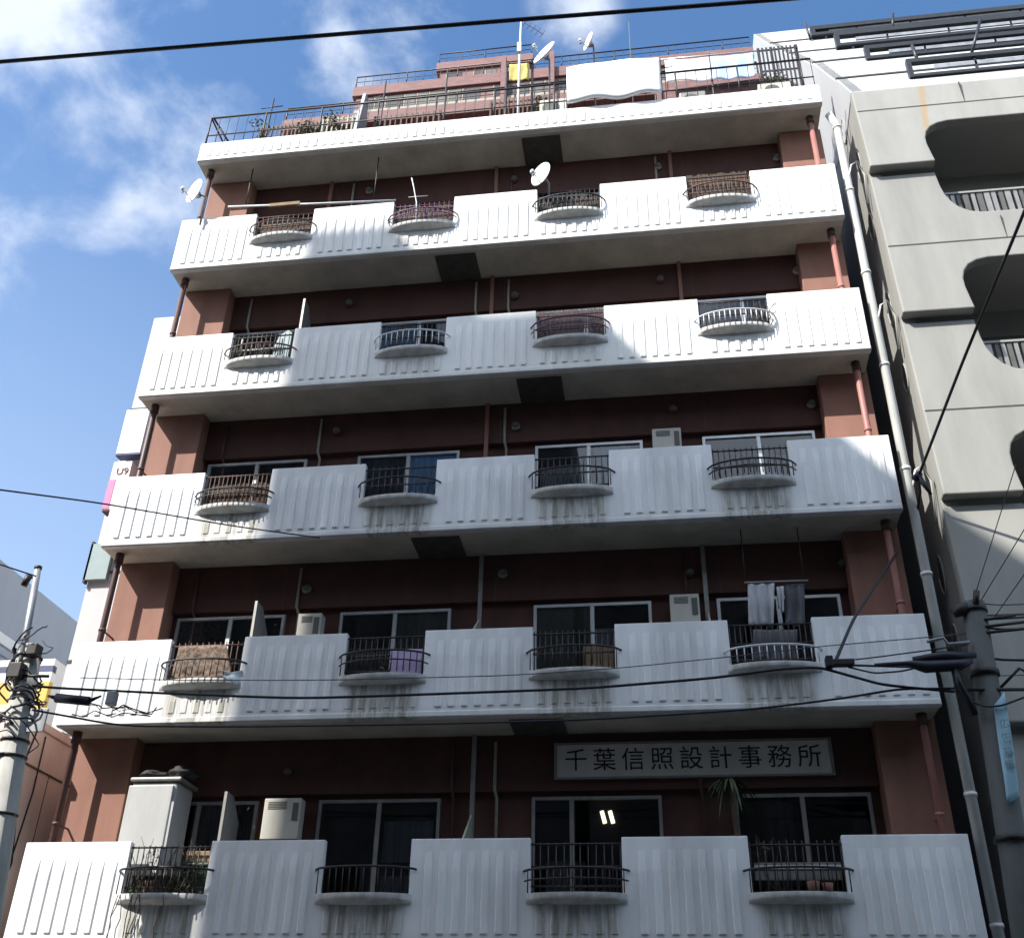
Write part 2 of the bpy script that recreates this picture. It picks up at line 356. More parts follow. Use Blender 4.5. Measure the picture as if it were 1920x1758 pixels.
def planter(a, b_, z, parent):
    a -= 0.05; b_ += 0.05; n = 18; mb = MB(); vs = []
    for i in range(n + 1):
        t = i / n; x = a + (b_ - a) * t; y = ellipse_y(t)
        vs += [(x, y * .97, z + .605), (x, y, z + .592), (x, y, z + .545), (x, y * .9, z + .525), (x, -0.004, z + .478 + .01 * abs(2 * t - 1))]
    fs = []
    for i in range(n):
        o = i * 5
        for j in range(4): fs.append((o + j, o + j + 1, o + j + 6, o + j + 5))
    mb.add(vs, fs, m_ledge, True)
    top = [(a + (b_ - a) * i / n, ellipse_y(i / n) * .97) for i in range(n + 1)]
    mb.add([(x, y, z + .605) for x, y in top] + [(b_, .11, z + .605), (a, .11, z + .605)], [list(range(n + 3))], m_ledge)
    return mb.build('planter_ledge', parent)
def bowed_rail(a, b_, z, parent, m, h=.27, nb=10, mid=False, r=.011):
    mb = MB(); n = 20
    def P(t, zz): return (a - .07 + (b_ - a + .14) * t, ellipse_y(t, .23) - .02, zz)
    top = [P(i / n, z + .6 + h) for i in range(n + 1)]
    mb.tube([(a - .09, .02, z + .6 + h)] + top + [(b_ + .09, .02, z + .6 + h)], r * 1.35, m)
    if mid: mb.tube([P(i / n, z + .6 + h * .55) for i in range(n + 1)], r, m)
    for i in range(nb + 1):
        t = .04 + .92 * i / nb
        mb.tube([P(t, z + .60), P(t, z + .6 + h)], r * .75, m, 5)
    return mb.build('bowed_railing', parent)
def grille(a, b_, z, parent, m, z1=1.2, nb=9, bars=(.95, 1.2), r=.010, y=.05):
    mb = MB()
    for zz in bars: mb.tube([(a, y, z + zz), (b_, y, z + zz)], r * 1.3, m)
    for i in range(nb + 1):
        x = a + .02 + (b_ - a - .04) * i / nb
        mb.tube([(x, y, z + .6), (x, y, z + z1)], r * .8, m, 5)
    return mb.build('guard_grille', parent)
PT = 1.27
RAIL = {(5, 0): (m_iron_r, .24, m_iron_r), (5, 1): (m_iron_p, .2, m_iron_p), (5, 2): (m_iron, .25, m_iron), (5, 3): (m_iron_r, .22, m_iron_r),
        (4, 0): (m_iron_r, .2, m_iron), (4, 1): (m_white_m, .25, m_iron), (4, 2): (m_iron_p, .3, m_iron_p), (4, 3): (m_white_m, .2, m_iron),
        (3, 0): (m_iron, .22, m_iron_r), (3, 1): (m_iron, .25, m_iron), (3, 2): (m_iron, .27, m_iron), (3, 3): (m_iron, .24, m_iron),
        (2, 0): (m_iron, .26, m_iron_r), (2, 1): (m_iron, .3, m_iron), (2, 2): (m_iron, .28, m_iron), (2, 3): (m_white_m, .2, m_iron),
        (1, 0): (m_iron, .3, m_iron), (1, 1): (m_iron, .3, None), (1, 2): (m_iron, .27, m_iron), (1, 3): (m_iron, .26, m_iron)}
HATCH = {6: 6.5, 5: 4.97, 4: 6.5, 3: 4.94, 2: 6.5, 1: 4.95}
for k in NB:
    z = k * H; mp = m_par_hi if k >= 4 else m_par_lo
    mb = MB(); ph = PT if k < 6 else 0.52
    poly = [(0, z), (W, z), (W, z + ph)]
    if k < 6:
        for a, c in NOTCH[::-1]:
            poly += [(c, z + ph), (c - .005, z + .57), (a + .005, z + .57), (a, z + ph)]
    poly += [(0, z + ph)]
    mb.prism(poly, 'y', 0, .10, mp)
    mb.box(0, .1, .1, .56, z + .12, z + ph - .003, mp); mb.box(W - .1, W, .1, .56, z + .12, z + ph - .003, mp)
    o = None
    rb = MB()
    rb.prism([(-.018, z + .012), (-.018, z + .085), (.002, z + .098), (.002, z + .012)], 'x', .003, W - .003, mp)
    # solid corners at the ends of each stretch carry the ribs
    if k < 6:
        xs = [0.0] + [v for n_ in NOTCH for v in n_] + [W]
        for i in range(0, len(xs), 2): ribs(rb, xs[i] + .10, xs[i + 1] - .06, z + .145, z + ph - .10, mp)
        for a, c in NOTCH: ribs(rb, a + .02, c - .02, z + .145, z + .47, mp, d=.018 if k > 3 else .010)
    else:
        ribs(rb, .06, W - .06, z + .13, z + ph - .06, mp, d=.016)
    for vv, ff, mm, ss in ((rb.v, rb.f, rb.m, rb.sm),):
        off = len(mb.v); mb.v += vv; mb.f += [[i + off for i in q] for q in ff]; mb.m += [mb.mi(mp)] * len(ff); mb.sm += ss
    bal = mb.build('balcony', apt, (0, 0, z), bevel=.009)
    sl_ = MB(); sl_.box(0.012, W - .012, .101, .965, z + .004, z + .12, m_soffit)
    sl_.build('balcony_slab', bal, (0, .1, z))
    if k > 1 or True:
        hx = HATCH[k]
        ht = MB(); ht.box(hx, hx + .69, .19, .84, z - .006, z + .003, m_hatch)
        for q in ((hx - .025, hx, .165, .865), (hx + .69, hx + .715, .165, .865), (hx, hx + .69, .165, .19), (hx, hx + .69, .84, .865)):
            ht.box(*q, z - .018, z + .003, m_hatch)
        ht.build('escape_hatch', bal, (hx, .2, z))
    if k < 6:
        for i, (a, c) in enumerate(NOTCH):
            planter(a, c, z, bal)
            mo, h, mg = RAIL[(k, i)]
            bowed_rail(a, c, z, bal, mo, h, nb=11 + (i + k) % 4, mid=(k + i) % 3 == 0)
            if mg: grille(a, c, z, bal, mg, 1.22, nb=11 + (k * 3 + i) % 5, bars=(.70, .93, 1.2) if (k + i) % 2 else (.88, 1.17))
# drain pipes with brackets and shoes
for x, y, m in ((.2, .27, m_pipe_b), (11.88, .32, m_pipe_t)):
    mb = MB(); mb.tube([(x, y, GZ), (x, y, 17.09)], .048, m, 10)
    for k in range(1, 7):
        mb.tube([(x, y, k * H - .16), (x, y, k * H - .001)], .068, m_pipe_b, 10)
        mb.tube([(x, y, k * H - 1.3), (x, y, k * H - 1.26)], .058, m, 10)
        mb.box(x - .012, x + .012, y, .6, k * H - 1.29, k * H - 1.27, m)
    mb.build('drain_pipe', apt, (x, y, GZ))
# partitions between the flats
for k in range(1, 6):
    z = k * H
    for i, x in enumerate((2.54, 5.9, 9.28)):
        if (k, i) in ((4, 0),): col = m_alu_d
        elif k in (1, 2): col = m_greymetal if i == 0 else m_alu_d
        else: col = m_terra
        mb = MB()
        if (k, i) in ((3, 0), (3, 2), (1, 2)): continue
        if k <= 2 and i == 0 or (k, i) == (4, 0):
            mb.prism([(.4, z + .12), (.94, z + .12), (.94, z + 1.7), (.62, z + (2.25 if k == 4 else 2.0)), (.4, z + (2.25 if k == 4 else 2.0))], 'x', x - .012, x + .012, col)
            mb.box(x - .02, x + .02, .36, .399, z + .12, z + (2.25 if k == 4 else 2.0), m_alu_d)
        else:
            mb.box(x - .032, x + .032, .80, .858, z + .12, z + H - .003, col)
            mb.prism([(.2, z + .12), (.799, z + .12), (.799, z + 1.75), (.2, z + 1.3)], 'x', x - .012, x + .012, m_cream)
        mb.build('partition', apt, (x, .5, z))
# vents, pipe covers and joints on the walls behind the balconies
rng = random.Random(41)
for k in range(1, 6):
    z = k * H
    for x in (3.25, 6.35, 8.95, 11.25):
        if k == 1 and x > 6: continue
        x += rng.uniform(-.12, .12); zz = z + 2.42 + rng.uniform(-.08, .1); mb = MB(); n = 14
        mb.tube([(x, .862, zz), (x, .80, zz)], [.075, .07], m_terra_d if rng.random() < .5 else m_alu_d, n); mb.tube([(x, .80, zz - .005), (x, .785, zz - .02)], [.07, .045], m_grille, n)
        mb.build('vent_cap', apt, (x, .86, zz))
    for x in (2.54, 5.9, 9.28):
        mb = MB(); mb.box(x + .22, x + .228, .8575, .861, z + 2.08, z + H - .01, m_pipe_b); mb.build('wall_joint', apt, (x, .86, z + 2.1))
    for x in rng.sample((1.3, 3.0, 5.6, 6.2, 9.0), 3):
        mb = MB(); mb.tube([(x, .84, z + 2.75), (x, .84, z + 2.1), (x + .02, .93, z + 2.0), (x + .02, .94, z + .3)], .022, m_cream if rng.random() < .6 else m_pipe_b, 8); mb.build('pipe_cover', apt, (x, .84, z + 2))
# windows
def window(x0, x1, z0, z1, parent, curtain=None, shade=None, glass=None, frame=m_alu, left=True, y=.955, split=.5):
    """aluminium sliding window on the wall: frame, panes, curtains behind them"""
    mb = MB(); t = .045; xm = x0 + (x1 - x0) * split
    mb.box(x0, x1, y - .05, y + .012, z1 - t, z1, frame); mb.box(x0, x1, y - .07, y + .012, z0, z0 + t, frame)
    mb.box(x0, x0 + t, y - .05, y + .012, z0 + t, z1 - t, frame); mb.box(x1 - t, x1, y - .05, y + .012, z0 + t, z1 - t, frame)
    mb.box(xm - .03, xm + .03, y - .044, y + .006, z0 + t, z1 - t, frame)
    mb.box(x0 + t, xm - .03, y - .03, y - .01, z0 + t, z0 + t + .06, frame); mb.box(xm + .03, x1 - t, y - .03, y - .01, z0 + t, z0 + t + .06, frame)
    w = mb.build('window', parent, (x0, y, z0))
    p = MB(); g = glass or m_glass
    p.add([(x0 + t, y - .02, z0 + t), (xm, y - .02, z0 + t), (xm, y - .02, z1 - t), (x0 + t, y - .02, z1 - t)], [(0, 1, 2, 3)], g)
    p.build('pane', w, (x0, y, z0))
    p = MB(); p.add([(xm, y - .014, z0 + t), (x1 - t, y - .014, z0 + t), (x1 - t, y - .014, z1 - t), (xm, y - .014, z1 - t)], [(0, 1, 2, 3)], g)
    p.build('pane', w, (x0, y, z0))
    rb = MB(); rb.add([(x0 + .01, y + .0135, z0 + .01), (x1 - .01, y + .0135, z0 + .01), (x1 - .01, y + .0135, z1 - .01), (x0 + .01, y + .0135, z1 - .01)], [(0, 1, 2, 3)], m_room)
    rb.build('dark_room_sheet', w, (x0, y, z0))  # flat dark sheet painted as the unlit interior; the wall has no opening
    for (f0, f1, g0, g1, mm) in (curtain or ()):
        c = MB(); cx0, cx1 = x0 + t + (x1 - x0 - 2 * t) * f0, x0 + t + (x1 - x0 - 2 * t) * f1
        cz0, cz1 = z0 + t + (z1 - z0 - 2 * t) * g0, z0 + t + (z1 - z0 - 2 * t) * g1
        ph = random.random() * 6
        c.grid(lambda u, v: (cx0 + (cx1 - cx0) * u, y + .004 + .006 * math.sin(ph + u * (cx1 - cx0) * 55 + .6 * math.sin(v * 3)), cz0 + (cz1 - cz0) * v), max(12, int((cx1 - cx0) * 60)), 6, mm)
        c.build('curtain', w, (cx0, y, cz0))
    return w
WX = ((1.05, 2.81), (3.70, 5.44), (6.71, 8.47), (9.43, 11.2))
CUR = {(3, 1): [(0, .48, 0, 1, m_curt_d), (.5, 1, 0, 1, m_curt_b)], (3, 2): [(.02, .5, 0, .8, m_curt_g), (.55, .9, 0, 1, m_curt_b)], (3, 3): [(0, .5, 0, .75, m_curt_d), (.5, 1, 0, .8, m_curt_g)],
       (3, 0): [(0, 1, 0, .6, m_curt_d)], (2, 0): [(0, .4, 0, 1, m_rug)], (2, 1): [(.5, 1, .55, 1, m_cream), (0, .5, 0, .7, m_curt_d)], (2, 2): [(0, .5, .35, 1, m_cream), (0, .5, 0, .35, m_curt_d), (.5, 1, .1, .8, m_curt_g)],
       (2, 3): [(0, .5, 0, 1, m_curt_d)], (1, 0): [(0, 1, 0, 1, m_curt_d)], (1, 1): [(.55, .97, .55, .86, m_curt_g), (.55, .97, .2, .45, m_curt_g)], (1, 2): [(.1, .4, 0, .55, m_curt_g)], (1, 3): [(0, .42, 0, 1, m_curt_d)],
       (4, 0): [(0, 1, 0, 1, m_curt_d)], (4, 1): [(0, .5, 0, 1, m_curt_b)], (4, 2): [(0, 1, 0, .5, m_curt_g)], (4, 3): [(.2, .8, 0, .6, m_curt_b)],
       (5, 0): [(0, 1, 0, 1, m_curt_d)], (5, 1): [(0, 1, 0, 1, m_curt_d)], (5, 2): [(0, .5, 0, 1, m_curt_d)], (5, 3): [(0, 1, 0, 1, m_curt_d)]}
for k in range(0, 6):
    for i, (x0, x1) in enumerate(WX):
        fr = m_alu if k in (2, 3, 4) else m_alu_d
        w = window(x0, x1, k * H + .16, k * H + 2.0, apt, CUR.get((k, i)), frame=fr, split=.31 if (k, i) == (1, 2) else .5, glass=m_glass_b if (k, i) in ((3, 1),) else None)
        if (k, i) == (1, 2):
            lp = MB()
            for dx in (.0, .11): lp.tube([(7.66 + dx, .945, 4.66), (7.70 + dx, .945, 4.50)], .028, m_lamp, 8)
            lp.build('lamp_tube', w, (7.7, .94, 4.55))
# roof railing, set-back storeys, parapets
mb = MB()
for zz in (17.9, 18.42): mb.tube([(.06, .05, zz), (W - .05, .05, zz)], .022 if zz > 18 else .014, m_iron)
for i in range(0, 62):
    x = .06 + (W - .12) * i / 61
    mb.tube([(x, .05, 17.62), (x, .05, 18.42)], .018 if i % 6 == 0 else .0075, m_iron, 5)
mb.tube([(.06, .05, 18.42), (.06, .9, 18.42)], .02, m_iron)
mb.tube([(.06, .05, 18.5), (.62, .5, 17.62)], .022, m_iron)
mb.build('roof_railing', apt, (0, .05, 17.6))
TIER = ((1.76, 19.95, 0.75, 11.4), (3.27, 22.80, 1.7, 11.6), (4.95, 25.65, 3.35, 6.05))
for s, (y, z, x0, x1) in enumerate(TIER):
    mb = MB()
    mb.prism([(y, z - .02), (y, z + .33), (y + .1, z + .33), (y + .1, z + .12), (y + 2.2, z + .12), (y + 2.2, z - .02)], 'x', x0, x1, m_brick)
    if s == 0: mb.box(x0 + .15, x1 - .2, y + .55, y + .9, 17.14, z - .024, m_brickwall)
    else: mb.box(x0 + .1, x1 - .1, y + .06, y + .5, z - 2.72, z - .024, m_brick)
    t_ = mb.build('upper_storey', apt, (x0, y, z), bevel=.01)
    rng = random.Random(s + 3)
    if s:
        yy = y + .06; x = x0 + .3; groups = []
        wn = MB()
        while x < x1 - .6:
            w_ = rng.choice((.22, .26, .3, .3, .42))
            for z0_, z1_ in ((z - 1.12, z - .70), (z - .50, z - .10)):
                if rng.random() < .9: wn.box(x, x + w_, yy - .012, yy + .01, z0_, z1_, rng.choice((m_black, m_grille, m_grille, m_curt_d)))
                wn.box(x - .022, x, yy - .02, yy + .01, z0_, z1_, m_cream)
            x += w_ + rng.choice((.05, .06, .06, .35))
        wn.box(x0 + .1, x1 - .1, yy - .04, yy + .01, z - .64, z - .55, m_cream)
        wn.build('window_strip', t_, (x0, yy, z))
    rl = MB(); rz = z + .33; hh = .42
    rl.tube([(x0 + .05, y + .05, rz + hh), (x1 - .05, y + .05, rz + hh)], .018, m_iron)
    rl.tube([(x0 + .05, y + .05, rz + .22), (x1 - .05, y + .05, rz + .22)], .009, m_iron)
    n = int((x1 - x0) / .22)
    for i in range(n + 1):
        xx = x0 + .05 + (x1 - x0 - .1) * i / n
        rl.tube([(xx, y + .05, rz), (xx, y + .05, rz + hh)], .016 if i % 6 == 0 else .006, m_iron, 5)
    rl.build('terrace_railing', t_, (x0, y, z))
pst = MB()
for x in (5.55, 6.75): pst.box(x - .06, x + .06, 3.16, 3.27, 20.3, 23.6, m_brick)
pst.build('pilaster', apt, (5.55, 3.2, 20.3))
mb = MB(); mb.prism([(.7, 17.62), (1.65, 17.62), (1.4, 20.2), (1.2, 20.2)], 'x', 2.78, 2.86, m_greymetal); mb.build('screen_wall', apt, (2.8, 1, 17.6), bevel=.01)
mb = MB()
mb.prism([(9.1, 17.62), (12.0, 17.62), (12.0, 18.75), (11.7, 19.15), (11.2, 19.15), (9.1, 19.05)], 'y', .98, 1.1, m_brick)
mb.build('terrace_parapet', apt, (9.1, 1, 17.6), bevel=.01)

# ---------------------------------------------------------------- grey panelled building on the right
rb_ = thing('panelled_building', 'pale grey panelled building with big rounded openings and a sloping white upper part', 'building', (15, 1, GZ))
RX0, RX1 = 12.65, 18.6
LEDGE = (15.27, 12.0, 8.69, 5.40, 2.1)
UP = [(13.74, .0), (13.715, .25), (13.69, .5), (13.695, .68), (13.74, .84), (13.83, .97), (13.97, 1.055), (14.15, 1.095), (14.4, 1.10)]
DN = [(13.74, .0), (13.75, -.22), (13.765, -.44), (13.80, -.64), (13.87, -.82), (13.97, -.97), (14.12, -1.075), (14.3, -1.12), (14.5, -1.125)]
def mirror(pts, x1=17.4): 
    return [(13.69 + x1 - x, z) for x, z in pts]
def panel(ztop, zbot, top_cut, bot_cut):
    mb = MB(); poly = []
    poly += [(RX0, zbot)]
    if bot_cut: 
        q = [(x, LEDGE[bot_cut - 1] + z) for x, z in UP]; q[0] = (q[0][0], zbot)
        qm = [(x, LEDGE[bot_cut - 1] + z) for x, z in mirror(UP)]; qm[0] = (qm[0][0], zbot)
        poly += q + qm[::-1]
    poly += [(RX1, zbot), (RX1, ztop)]
    if top_cut:
        q = [(x, LEDGE[top_cut - 1] + z) for x, z in mirror(DN)]; q[0] = (q[0][0], ztop)
        qm = [(x, LEDGE[top_cut - 1] + z) for x, z in DN]; qm[0] = (qm[0][0], ztop)
        poly += q + qm[::-1]
    poly += [(RX0, ztop)]
    mb.prism(poly, 'y', 0.0, .2, m_stone)
    mb.v = [(x, y + .10 - .17 * (ztop - z) / (ztop - zbot), z) for x, y, z in mb.v]
    p = mb.build('facade_panel', rb_, (RX0, 0, 0), bevel=.022)
    sm = MB()   # horizontal joint across the panel
    zj = zbot + (ztop - zbot) * (.46 if top_cut else .72)
    ys = .10 - .17 * (ztop - zj) / (ztop - zbot)
    if bot_cut or True:
        sm.box(RX0 + .02, RX1, ys - .004, ys + .05, zj - .014, zj + .014, m_seam)
        for xx in (14.55, 16.3): sm.box(xx - .006, xx + .006, ys - .001, ys + .1, zj, ztop - .03 if not top_cut else zj + .5, m_seam)
    sm.build('panel_joint', p, (RX0, 0, zj))
    return p
panel(17.43, 15.31, 0, 1)
for i in range(1, 5):
    panel(LEDGE[i - 1] - .06, LEDGE[i] + .04, i, i + 1)
SL = [(0.10, 17.435), (0.84, 18.72), (.90, 18.74), (2.3, 21.1), (2.36, 21.12), (4.3, 24.04), (4.37, 24.06), (6.3, 27.1), (6.37, 27.12), (8.5, 30.5)]
mb = MB()
mb.prism([(.14, GZ), (.14, 17.43)] + SL + [(14, 30.5), (14, GZ)], 'x', RX0 + .01, RX0 + .22, m_stone_s)
sd = mb.build('side_wall', rb_, (RX0, .14, GZ), bevel=.012)
mb = MB()
mb.prism(SL + [(14, 30.5), (14, 29), (3.2, 18.0), (1.0, 17.2), (.1, 17.435 - .03)], 'x', RX0 - .005, 24, m_whitewall)
mb.build('sloping_upper_wall', rb_, (RX0, .1, 17.4), bevel=.01)
for (y, z) in ((.84, 18.72), (2.3, 21.1), (4.3, 24.04), (6.3, 27.1)):
    q = MB(); q.box(RX0 - .008, 24, y - .03, y + .03, z - .012, z + .025, m_seam); q.build('roof_joint', rb_, (RX0, y, z))
mb = MB()
mb.box(RX0 + .22, 24, 1.5, 1.7, GZ, 17.3, m_stone_s)
for z in LEDGE: mb.box(RX0 + .22, 24, .2, 1.5, z - 1.42, z - 1.2, m_stone_s); mb.box(RX0 + .22, 24, .2, 1.5, z + 1.16, z + 1.4, m_stone_s)
mb.box(18.6, 24, -.05, .2, GZ, 17.4, m_stone_s)
mb.build('loggia_wall', rb_, (RX0, 1.5, GZ))
for z in LEDGE[:4]:
    mb = MB()
    x = 13.8
    rr = random.Random(int(z * 10))
    while x < 17.3:
        w_ = rr.choice((.06, .07, .09)); mb.box(x, x + w_, .42, .445, z - 1.19, z - .30, m_grille if rr.random() < .55 else m_alu_d); x += w_ + rr.choice((.035, .05, .03))
    mb.box(13.7, 17.4, .40, .46, z - .32, z - .28, m_stone_s)
    mb.build('louvre_screen', rb_, (13.8, .4, z))
    mb = MB(); mb.box(14.1, 17.2, 1.47, 1.499, z - 1.0, z + .6, m_grille); mb.build('loggia_window', rb_, (14.1, 1.48, z))
for (y, z, h) in ((1.02, 17.45, .3), (.53, 15.95, .36), (.58, 14.5, .3), (.56, 12.65, .36), (.52, 11.2, .26), (.82, 7.9, .3), (.8, 6.9, .22)):
    mb = MB(); n = 14
    pl = [(y + .15 * math.cos(a) * (1 if math.cos(a) > 0 else .75), z + h * math.sin(a)) for a in [2 * math.pi * i / n for i in range(n)]]
    mb.prism(pl, 'x', RX0 - .003, RX0 + .02, m_grille)
    mb.tube([(RX0 - .002, *p) for p in pl] + [(RX0 - .002, *pl[0])], .016, m_stone_s, 5)
    mb.build('side_window', rb_, (RX0, y, z))
mb = MB()
mb.tube([(12.24, .2, GZ), (12.30, .2, 16.7), (12.2, .2, 17.0)], .068, m_pipe_w, 14)
for z in (1.2, 3.1, 4.6, 6.2, 7.6, 9.3, 11.2, 13.1, 15.0, 16.6):
    mb.tube([(12.243 + z * .0034, .2, z), (12.243 + z * .0034, .2, z + .05)], .080, m_pipe_w, 14)
for z in (15.2, 12.0, 8.9):
    mb.tube([(12.29, .2, z), (12.38, .1, z + .35), (12.5, .12, z + .45), (12.6, .2, z + .2), (12.58, .3, z - .4)], .016, m_pipe_w, 6)
mb.build('rain_pipe', rb_, (12.37, .5, GZ))
mb = MB(); mb.box(13.05, 14.2, .0, .02, 4.55, 4.95, m_grille); mb.box(13.0, 14.25, -.02, .02, 4.95, 5.0, m_alu_d); mb.build('low_window', rb_, (13.1, 0, 4.7))
# heavy black guard frames along the sloping part
FR = ((0.45, (1697, 115), (1700, 149), 26), (2.05, (1619, 90), (1620, 115), 26), (4.0, (1563, 65), (1563, 91), 27), (6.1, (1518, 54), (1518, 71), 28))
for y, a, c, x1 in FR:
    pa, pc = at(*a, y), at(*c, y); mb = MB(); x0 = pa.x; t = .05 + y * .004
    z1, z0 = pa.z, pc.z
    mb.box(x0, x1, y - t, y + t, z1 - 2 * t, z1, m_black); mb.box(x0, x1, y - t, y + t, z0, z0 + 1.4 * t, m_black)
    mb.box(x0, x0 + 1.6 * t, y - t, y + t, z0 + 1.4 * t, z1 - 2 * t, m_black)
    zm = z0 + (z1 - z0) * .52
    mb.box(x0 + .5, x1, y - .02, y + .02, zm - .05, zm + .05, m_greymetal)
    x = x0 + 1.25
    while x < x1:
        mb.box(x - .022, x + .022, y - .02, y + .02, z0 + 1.4 * t, z1 - 2 * t, m_black); x += 1.45
    for x in (x0 + .4, x0 + 3.2, x0 + 6): mb.tube([(x, y, z0), (x, y + .5, z0 - .05)], .03, m_greymetal)
    mb.build('guard_frame', rb_, (x0, y, z0))
for (p1, p2, y) in (((1838, 38), (1822, 100), 1.2), ((1674, 26), (1674, 55), 5), ((1710, 85), (1722, 118), 1.5)):
    q = MB(); q.tube([at(*p1, y), at(*p2, y)], .035, m_black); q.build('stay_rod', rb_, at(*p2, y))

# ---------------------------------------------------------------- low buildings on the left
wl = thing('pencil_building', 'narrow bright white building squeezed behind the left end of the ribbed balconies', 'building', (-.7, 3, GZ))
mb = MB(); mb.box(-1.33, .0, 2.0, 10, GZ, 14.9, m_whitewall); mb.build('wall', wl, (-.7, 2, GZ), bevel=.02)
for (z0, z1, x0, x1) in ((9.1, 9.14, -1.335, .0), (7.45, 7.5, -1.335, -.45), (6.2, 6.24, -1.335, 0), (12.6, 12.64, -1.335, 0)):
    q = MB(); q.box(x0, x1, 1.985, 2.01, z0, z1, m_seam); q.build('panel_joint', wl, (x0, 2, z0))
q = MB()
for x in (-.44, -.22): q.box(x - .015, x + .015, 1.97, 2.0, 5.2, 14.8, m_seam)
q.build('mullion', wl, (-.4, 2, 5))
for z in (5.6, 6.6, 7.6, 8.3, 9.5, 10.6, 11.6, 12.9, 13.7):
    q = MB(); q.box(-.42, -.24, 1.985, 2.0, z, z + .75, m_blue_sign if z < 9 else m_teal); q.build('window', wl, (-.4, 2, z))
q = MB(); q.box(-1.37, -.95, 1.9, 2.0, 8.95, 9.65, m_teal); q.box(-1.37, -1.33, 1.9, 2.0, 8.9, 9.7, m_seam); q.build('window', wl, (-1.3, 1.9, 9))
q = MB(); q.box(-1.36, -1.05, 1.9, 2.0, 6.05, 6.25, m_alu_d); q.build('vent_hood', wl, (-1.2, 1.9, 6.1))
def signbox(name, label, c4, Y, th, m, edge):
    P_ = [at(*p, Y) for p in c4]; x0, x1 = min(p.x for p in P_), max(p.x for p in P_); z0, z1 = min(p.z for p in P_), max(p.z for p in P_)
    mb = MB(); mb.box(x0, x1, Y, Y + th, z0, z1, m); mb.box(x0 - .012, x1 + .012, Y + .01, Y + th - .01, z0 - .03, z0 - .002, edge)
    return tag(mb.build(name, None, (x0, Y, z0), bevel=.008), label, 'sign'), x0, x1, z0, z1
o, *_ = signbox('projecting_sign', 'blank pale blue sign box, topmost on the white building at left', ((238, 768), (277, 768), (222, 848), (262, 848)), 1.72, .22, m_blue_sign, m_navy)
o, x0, x1, z0, z1 = signbox('projecting_sign', 'pink and magenta sign with dark U9 lettering below the pale blue sign box', ((214, 866), (248, 864), (196, 955), (240, 900)), 1.72, .22, m_pink_sign, m_iron_r)
q = MB(); q.box(x0 - .004, x0 + .12, 1.712, 1.9, z0 + .02, z0 + .62, m_mag); q.build('magenta_panel', o, (x0, 1.71, z0))
def text_obj(s, loc, size, m, parent, name='lettering', rot=(R(90), 0, 0), sx=1.0, ext=.004):
    cu = bpy.data.curves.new(name, 'FONT'); cu.body = s; cu.size = size; cu.extrude = ext; cu.align_x = 'CENTER'; cu.align_y = 'CENTER'
    cu.materials.append(m)
    t = bpy.data.objects.new(name, cu); COL.objects.link(t); t.parent = parent
    bpy.context.view_layer.update()
    me = bpy.data.meshes.new_from_object(t.evaluated_get(bpy.context.evaluated_depsgraph_get()))
    bpy.data.objects.remove(t); bpy.data.curves.remove(cu)
    me.name = name
    t = bpy.data.objects.new(name, me); COL.objects.link(t); t.parent = parent
    t.location = Vector(loc) - world_loc(parent); t.rotation_euler = rot; t.scale = (sx, 1, 1)
    return t
text_obj('U9', ((x0 + x1) / 2 + .03, 1.714, z1 - .22), .2, m_iron_r, o)

pk = thing('low_salmon_building', 'two storey salmon rendered building with a plain side wall beside the left drain pipe', 'building', (-2, 1, GZ))
mb = MB(); mb.box(-3.2, -.6, -.15, 1.9, GZ, 5.86, m_pinkwall); mb.box(-3.25, -.57, -.2, 1.95, 5.86, 5.98, m_pinkwall); mb.build('wall', pk, (-2, 0, GZ), bevel=.015)
mb = MB()
mb.tube([(-.585, .5, 5.8), (-.585, .35, 5.2), (-.585, .55, 4.5), (-.585, .7, 4.0), (-.585, .5, 3.2)], .012, m_cable); mb.tube([(-.585, .75, 5.8), (-.585, .78, 5.0), (-.585, .66, 4.0)], .011, m_cable)
mb.build('loose_cable', pk, (-.58, .5, 5))
mb = MB(); mb.box(-.605, -.59, .05, 1.9, 5.30, 5.33, m_iron_r); mb.box(-.605, -.592, 1.1, 1.11, GZ, 5.3, m_iron_r); mb.build('wall_joint', pk, (-.6, .1, 5.3))

gy = thing('grey_building', 'blue grey clad building with a flat roof edge sloping down behind the left utility pole', 'building', (-6, 6, GZ))
mb = MB(); mb.box(-9, -4.0, 1.5, 16, GZ, 10.1, m_greybld); mb.build('wall', gy, (-6, 5, GZ), bevel=.02)
mb = MB(); mb.box(-9.02, -3.93, 1.45, 16, 8.62, 8.82, m_fwhite); mb.box(-9.02, -3.96, 1.47, 16, 8.45, 8.6, m_greybld); mb.build('cornice', gy, (-6, 5, 8.6), bevel=.01)
for y0, y1 in ((3.2, 4.9), (5.4, 6.9)):
    q = MB(); q.box(-4.01, -3.985, y0, y1, 7.0, 8.2, m_grille); q.box(-4.0, -3.97, y0 - .06, y1 + .06, 8.2, 8.26, m_fwhite); q.box(-4.0, -3.97, (y0 + y1) / 2 - .03, (y0 + y1) / 2 + .03, 7.0, 8.2, m_alu_d); q.build('window', gy, (-4, y0, 7))
sh = thing('shop_building', 'low shop at the left edge with a white, navy, yellow and red striped fascia', 'shop', (-3.5, 3, GZ))
mb = MB(); mb.box(-3.9, -1.9, 2.62, 6, GZ, 7.75, m_fwhite); mb.build('wall', sh, (-3, 2.6, GZ))
mb = MB()
for z0, z1, m in ((7.62, 7.74, m_fwhite), (7.5, 7.62, m_navy), (7.33, 7.5, m_fwhite), (6.48, 7.33, m_orange), (6.27, 6.48, m_red), (5.6, 6.27, m_fwhite)):
    mb.box(-3.95, -1.88, 2.5, 2.615, z0, z1, m)
